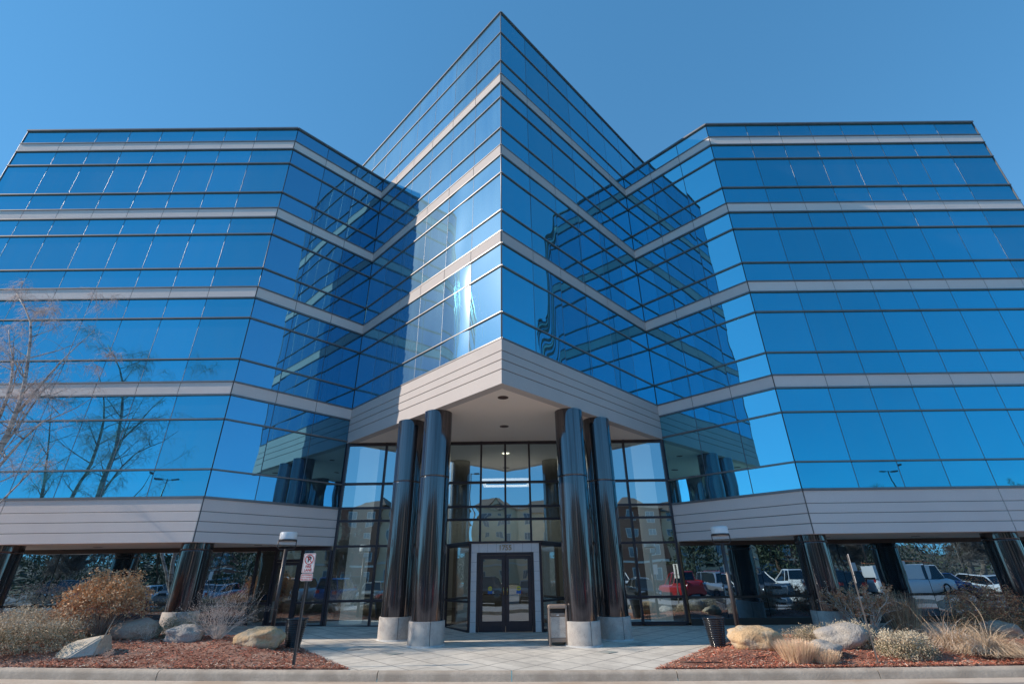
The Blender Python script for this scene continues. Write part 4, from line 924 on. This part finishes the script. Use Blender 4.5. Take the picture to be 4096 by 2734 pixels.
def car(kind, colour, x, y, rz, label):
    name = dict(sedan='parked_car', suv='parked_suv', pickup='pickup_truck', van='cargo_van')[kind]
    o = empty(name, label, dict(sedan='car', suv='car', pickup='pickup truck', van='van')[kind], (x, y, -.258), rz, 'vehicles in the parking lot across the road')
    if kind not in meshes:
        bd, g_, wh, li, ta, gr_ = car_mesh(kind); meshes[kind] = []
        for mb, nm, mm in [(bd, 'body', None), (g_, 'window', [CGL])] + [(w_, 'wheel', [TYR, RIM]) for w_ in wh] + [(l_, 'headlight', [HLT]) for l_ in li] + [(l_, 'tail_light', [TLT]) for l_ in ta] + [(gr_, 'grille', [TYR])]:
            ob = mb.build(nm, mm or [PAINT['white']]); meshes[kind].append((nm, ob.data)); bpy.data.objects.remove(ob)
    for nm, me in meshes[kind]:
        c = bpy.data.objects.new(nm, me); COL.objects.link(c); c.parent = o
        if nm == 'body': c.material_slots[0].link = 'OBJECT'; c.material_slots[0].material = PAINT[colour]
    return o
row1 = [('suv', 'black'), ('sedan', 'red'), ('sedan', 'white'), ('suv', 'grey'), ('sedan', 'silver'), ('sedan', 'red'), ('suv', 'white'), ('suv', 'blue'), ('sedan', 'beige'), ('pickup', 'red'), ('suv', 'silver'), ('suv', 'black'), ('sedan', 'grey'), ('sedan', 'silver'), ('pickup', 'silver'), ('sedan', 'black'), ('pickup', 'red'), ('suv', 'silver'), ('suv', 'grey'), ('pickup', 'white'), ('suv', 'black'), ('suv', 'blue'), ('suv', 'black'), ('sedan', 'blue'), ('sedan', 'white')]
side = ['far left', 'left', 'centre', 'right', 'far right']
for i, (k_, c_) in enumerate(row1):
    x = (i - 12) * 2.75 + 1.3
    nb_ = row1[i-1] if i else ('lamp', 'tall'); nn_ = row1[(i+1) % len(row1)]
    car(k_, c_, x, -3.9 + R.uniform(-.25, .25), PI/2 + PI * (R.random() < .35), '%s %s in the front row between a %s %s and a %s %s' % (c_, k_, nb_[1], nb_[0], nn_[1], nn_[0]))
row2 = [('suv', 'white'), ('sedan', 'silver'), ('suv', 'black'), ('sedan', 'blue'), ('pickup', 'black'), ('sedan', 'white'), ('suv', 'grey'), ('sedan', 'beige'), ('suv', 'white'), ('pickup', 'white'), ('sedan', 'silver'), ('suv', 'red'), ('sedan', 'black'), ('suv', 'silver'), ('suv', 'green'), ('sedan', 'white')]
for i, (k_, c_) in enumerate(row2):
    nb_ = row2[i-1]; nn_ = row2[(i+1) % len(row2)]
    car(k_, c_, (i - 7.5) * 5.0 + R.choice((0, 2.7)), -16.3, PI/2 + PI * (R.random() < .5), '%s %s in the rear row between a %s %s and a %s %s' % (c_, k_, nb_[1], nb_[0], nn_[1], nn_[0]))
vn = car('van', 'white', 27.6, -2.2, PI, 'white cargo van with an orange ladder on its roof')
b = MB()
for sy in (-.2, .2): b.box(27.0-2.4, 27.0+2.2, -2.2+sy-.03, -2.2+sy+.03, 1.98, 2.06)
for k in range(14): b.box(24.7+k*.33, 24.74+k*.33, -2.4, -2.0, 2.0, 2.04)
tag(b.build('ladder', mat('orange_fibreglass', (.6, .2, .08), rough=.6)), 'orange ladder lying on the white van roof', 'ladder')

# lamp posts and sign posts of the lot
def lotpole(x, y, H, heads, label):
    o = empty('parking_lot_light', label, 'street lamp', (x, y, -.2), R.uniform(-.3, .3), 'parking lot lights')
    b = MB(); b.lathe(0, 0, [(.09, 0), (.06, H)], 10); b.build('pole', BRZ, o)
    for sx in heads: b = MB(); b.box(min(0, sx*1.1), max(0, sx*1.1), -.03, .03, H-.12, H-.06); b.box(sx*.75-.3, sx*.75+.3, -.18, .18, H-.16, H-.02); b.build('lamp_head', BRZ, o)
lotpole(29.6, -9, 8.9, (-1, 1), 'twin headed parking lot light on the right'); lotpole(-26.5, -9, 8.9, (-1, 1), 'twin headed parking lot light on the left'); lotpole(-4.5, -24, 12.5, (1,), 'single headed tall parking lot light at centre')
for i, x in enumerate([-24.5, -18, -12.3, 9, 13.6, 21, 24.2]):
    o = empty('parking_sign', 'small white sign on a post, number %s along the gravel island' % ('one two three four five six seven'.split()[i]), 'sign', (x, 2.2, -.12), .1)
    b = MB(); b.box(-.03, .03, -.03, .03, 0, 2.1); b.build('post', GALV, o); b = MB(); b.box(-.15, .15, .03, .045, 1.6, 2.1); b.build('sign_plate', SIGNW, o)

# apartments
STU = mat('beige_stucco', (.78, .60, .42), (.70, .53, .37), rough=.95, nscale=1); BRK = mat('red_brown_brick', (.27, .11, .08), (.21, .085, .065), rough=.95, nscale=8); ROOFM = mat('brown_shingles', (.20, .165, .135), (.13, .11, .09), rough=.95, nscale=5)
APG = mat('apartment_window_glass', (.10, .17, .24), rough=.08, spec=.9); WHT = mat('white_window_trim', (.7, .69, .66), rough=.7)
wfm = None
def apartment(x0, x1, y, H, label, seed):
    global wfm
    rr = random.Random(seed); o = empty('apartment_building', label, 'apartment building', (0, 0, 0)); D = 14
    w = MB(); n = max(2, int((x1-x0)/7.0)); bw = (x1-x0)/n
    rf = MB(); wins = []
    for i in range(n):
        a = x0 + i*bw; c = a + bw; st = (i % 2) * 1.2; yy = y + st; mi = 1 if (i + seed) % 3 == 1 else 0
        w.box(a, c, yy - D, yy, -2, H - (i % 3) * .6, mi); w.box(a+.0, c, yy-.1, yy+.12, 2.9, 3.2, 2)
        hh = H - (i % 3) * .6
        m_ = (a+c)/2
        e = .6
        rf.hexa([(a-e, yy-D-e, hh), (c+e, yy-D-e, hh), (c+e, yy+e, hh), (a-e, yy+e, hh), (a+2.2, yy-D/2-1, hh+2.6), (c-2.2, yy-D/2-1, hh+2.6), (c-2.2, yy-D/2+1, hh+2.6), (a+2.2, yy-D/2+1, hh+2.6)])
        if i % 2 == 0:   # gable
            i0 = rf.add([(m_-2, yy+.7, hh-.1), (m_+2, yy+.7, hh-.1), (m_, yy+.7, hh+1.9), (m_-2, yy-4, hh-.1), (m_+2, yy-4, hh-.1), (m_, yy-4, hh+1.9)])
            for q in ((0, 2, 5, 3), (1, 4, 5, 2)): rf.face([i0+k for k in q])
            w.poly([(m_-1.8, yy+.3, hh-.1), (m_+1.8, yy+.3, hh-.1), (m_, yy+.3, hh+1.7)], mi)
        for fl in range(4):
            for xx in (a + bw*.27, a + bw*.73): wins.append((xx, yy, .9 + fl * 3.05 - .2))
    w.build('wall', [STU, BRK, WHT], o); rf.build('roof', ROOFM, o)
    if wfm is None:
        b = MB(); b.box(-.75, .75, 0, .06, 0, 1.5, 0); b.box(-.64, -.04, .05, .075, .1, 1.4, 1); b.box(.04, .64, .05, .075, .1, 1.4, 1)
        t_ = b.build('window', [WHT, APG]); wfm = t_.data; bpy.data.objects.remove(t_)
    for (xx, yy, z) in wins[:96]:
        c = bpy.data.objects.new('window', wfm); COL.objects.link(c); c.parent = o; c.location = (xx, yy + .01, z)
apartment(-52, -8, -56, 12.2, 'long beige and brick apartment building on the left with gables', 1)
apartment(-7, 9, -64, 13.2, 'middle beige apartment building set back with gabled roof', 2)
apartment(11, 56, -54, 12.6, 'long beige and brick apartment building on the right with gables', 3)

PN = leafm('pine_needles', (.05, .075, .035), (.03, .05, .025)); PN2 = leafm('pine_needles_pale', (.10, .125, .055), (.07, .095, .04)); PBK = mat('pine_bark', (.14, .09, .06), rough=.95)  # PN2 is a paler needle tone, mixed in at random
def pine(label, x, y, H, rw, seed, dens=1.):
    rr = random.Random(seed); o = empty('pine_tree', label, 'pine tree', (x, y, -.25)); b = MB(); t_ = MB(); t_.tube([(0, 0, 0), (.05, 0, H*.5), (0, 0, H)], [.2, .12, .02], 8); t_.build('trunk', PBK, o)
    z = H * .12
    while z < H * .98:
        r_ = rw * (1 - z/H) ** .75 * rr.uniform(.75, 1.15) + .15
        for k in range(7):
            a = rr.uniform(0, 2*PI)
            for s_ in range(int(26 * dens)):
                f = rr.random() ** .6; p = Vector((math.cos(a)*r_*f + rr.gauss(0, .16), math.sin(a)*r_*f + rr.gauss(0, .16), z - .12*r_*f + rr.gauss(0, .13)))
                leaf(b, p, .16 * rr.uniform(.6, 1.3), rr.choice((0, 0, 1)), .35)
        z += .33
    b.build('crown', [PN, PN2], o)
pine('broad dense dark pine right of the entrance reflection', 15.5, -9.6, 6.2, 3.6, 1, 1.5); pine('narrow dark spruce near the white pickup', 22.5, -10, 6.6, 2.4, 2); pine('tall blue green spruce beside the narrow spruce', 26.2, -11, 6.4, 2.4, 3); pine('pale pine near the van', 33, -12, 6.2, 3.2, 4)
pine('wide dark pine on the left of the lot', -31, -11, 6.8, 4.2, 5, 1.4); pine('dark pine behind the left birch', -22.5, -12, 7.5, 3.4, 6, 1.2); pine('tall pine at the far left', -42, -14, 8, 4, 7); pine('dark pine at the far left end of the lot', -52, -14, 9, 4, 8)
GRB = mat('grey_winter_bark', (.26, .22, .19), (.18, .15, .13), rough=.9)
t0 = birch('bare_tree', 'grey bare spreading tree behind the cargo van', (39, -9.5, -.25), [(0, 0, .05, .05, 6.6, .16), (0, 0, .35, 0, 5.6, .12), (0, 0, -.35, .1, 5.8, .12)], 11, 6.5, 'bare trees round the parking lot', GRB, GRB, .1, dens=.8, fine=.008)
for i, (x, y, rz, s_, l) in enumerate([(29.5, -11, 1.2, 1.0, 'grey bare tree left of the cargo van'), (47, -12, 2.2, 1.2, 'grey bare tree at the far right end'), (-38, -11, .5, 1.0, 'grey bare tree among the left pines'), (-15.5, -13, 3.1, .9, 'grey bare tree in front of the left apartments'), (6.8, -12, 4.4, .8, 'small grey bare tree behind the centre cars'), (56, -16, 3.4, 1.3, 'grey bare tree beyond the lot on the right')]):
    dup(t0, (x, y, -.25), rz, l, scale=(s_, s_, s_))
b = MB(); rr = random.Random(77); tb = MB()
for i in range(46000):
    q = rr.random(); x = rr.choice((-1, 1)) * (30 + rr.random() ** .8 * 110); y = -34 - rr.random() * 60 if abs(x) > 58 else -24 - rr.random() * 16; z = -.2 + rr.random() ** 1.1 * (6.4 + 2.5 * noise.noise(Vector((x * .12, y * .1, 0))))
    s_ = .27 * rr.uniform(.6, 1.4); leaf(b, (x, y, z), s_, rr.choice((0, 0, 1, 2)), .35)
tag(b.build('far_woodland', [mat('woodland_bark', (.13, .115, .10), (.09, .08, .07)), mat('woodland_brush', (.20, .17, .13), (.14, .12, .09)), PN2]), 'brown leafless woodland far beyond the parking lot', 'woodland', kind='stuff')
# shrub hedge on the far side of the bed, gives the mirror something to catch
for i, (x, m_) in enumerate([(-28, 1), (32, 1)]):
    shrub('dry_shrub', ('brown leafless hedge bush on the left of the gravel island', 'brown leafless hedge bush on the right of the gravel island')[i], x, 2.4, 2.4, .9, 1.2, [TWR, STB, JT], 4000, .04, 0, ntw=60, seed=40+i)
# small things on the paving and mulch
PL = mat('greenish_cover_plate', (.30, .38, .35), (.38, .37, .33), rough=.8, nscale=12, c3=(.42, .40, .36))
for x, y, l in ((-3.55, 13.35, 'thin square cover plate set in the paving left of the columns'), (-2.5, 12.75, 'greenish cover plate in the paving before the left columns'), (2.35, 12.9, 'greenish cover plate in the paving before the right columns'), (3.3, 14.0, 'grey cover plate in shaded paving right of the columns')):
    b = MB(); z = zg(x, y) + .003; b.hexa([(x-.26, y, z), (x, y-.2, z), (x+.26, y, z), (x, y+.2, z), (x-.25, y, z+.006), (x, y-.19, z+.006), (x+.25, y, z+.006), (x, y+.19, z+.006)]); tag(b.build('cover_plate', PL), l, 'cover plate', 'cover plates in the paving')
HOSE = mat('black_drip_hose', (.015, .015, .015), rough=.5)
for pts, l in (([(3.55, 11.45), (3.75, 11.36), (4.0, 11.33), (4.35, 11.36)], 'curled black drip hose near the tip of the right bed'), ([(5.1, 11.55), (5.25, 11.62), (5.42, 11.64)], 'short piece of black drip hose in front of the tan boulder')):
    b = MB(); b.tube([(x, y, zt(x, y) + .022) for x, y in pts], .009, 6); tag(b.build('drip_hose', HOSE), l, 'hose')

# ------------------------------------------------------------------ light, sky, camera
w = bpy.data.worlds.new('World'); sc.world = w; w.use_nodes = True; t = w.node_tree; t.nodes.clear()
sky = t.nodes.new('ShaderNodeTexSky'); sky.sky_type = 'NISHITA'; sky.sun_disc = False
EL, AZ = math.radians(31.3), math.radians(-96)
sky.sun_elevation = EL; sky.sun_rotation = AZ; sky.altitude = 1900; sky.air_density = 1.0; sky.dust_density = .35; sky.ozone_density = 1.6
bg = t.nodes.new('ShaderNodeBackground'); bg.inputs['Strength'].default_value = .13; ow = t.nodes.new('ShaderNodeOutputWorld')
gm = t.nodes.new('ShaderNodeGamma'); gm.inputs['Gamma'].default_value = .5
vg = t.nodes.new('ShaderNodeVectorMath'); vg.operation = 'MULTIPLY'; vg.inputs[1].default_value = (.80, 2.06, 3.06)
t.links.new(sky.outputs[0], gm.inputs['Color']); t.links.new(gm.outputs[0], vg.inputs[0]); t.links.new(vg.outputs[0], bg.inputs['Color']); t.links.new(bg.outputs[0], ow.inputs['Surface'])
L = bpy.data.lights.new('sun', 'SUN'); L.energy = 5.0; L.angle = math.radians(.5); L.color = (1, .87, .73)
lo = bpy.data.objects.new('sun', L); COL.objects.link(lo)
sd_ = Vector((math.sin(AZ)*math.cos(EL), math.cos(AZ)*math.cos(EL), math.sin(EL))); lo.rotation_euler = sd_.to_track_quat('Z', 'Y').to_euler(); lo.location = (-40, 0, 40)
cam = bpy.data.cameras.new('camera'); co = bpy.data.objects.new('camera', cam); COL.objects.link(co)
right = Vector((0.99992545, 0.0010148, -0.01216854)); up = Vector((0.01140409, -0.43381319, 0.90093067)); fwd = Vector((0.0043646, 0.90100227, 0.43379242))
M = Matrix((right, up, -fwd)).transposed().to_4x4(); M.translation = (.219, 0, 1.601); co.matrix_world = M
cam.sensor_width = 36; cam.sensor_fit = 'HORIZONTAL'; cam.lens = 1099.8 / 2349 * 36; cam.clip_start = .05; cam.clip_end = 4000
sc.camera = co
sc.view_settings.view_transform = 'Standard'; sc.view_settings.look = 'None'; sc.view_settings.exposure = 0
sc.cycles.max_bounces = 10; sc.cycles.glossy_bounces = 8; sc.cycles.transparent_max_bounces = 12; sc.cycles.caustics_reflective = True
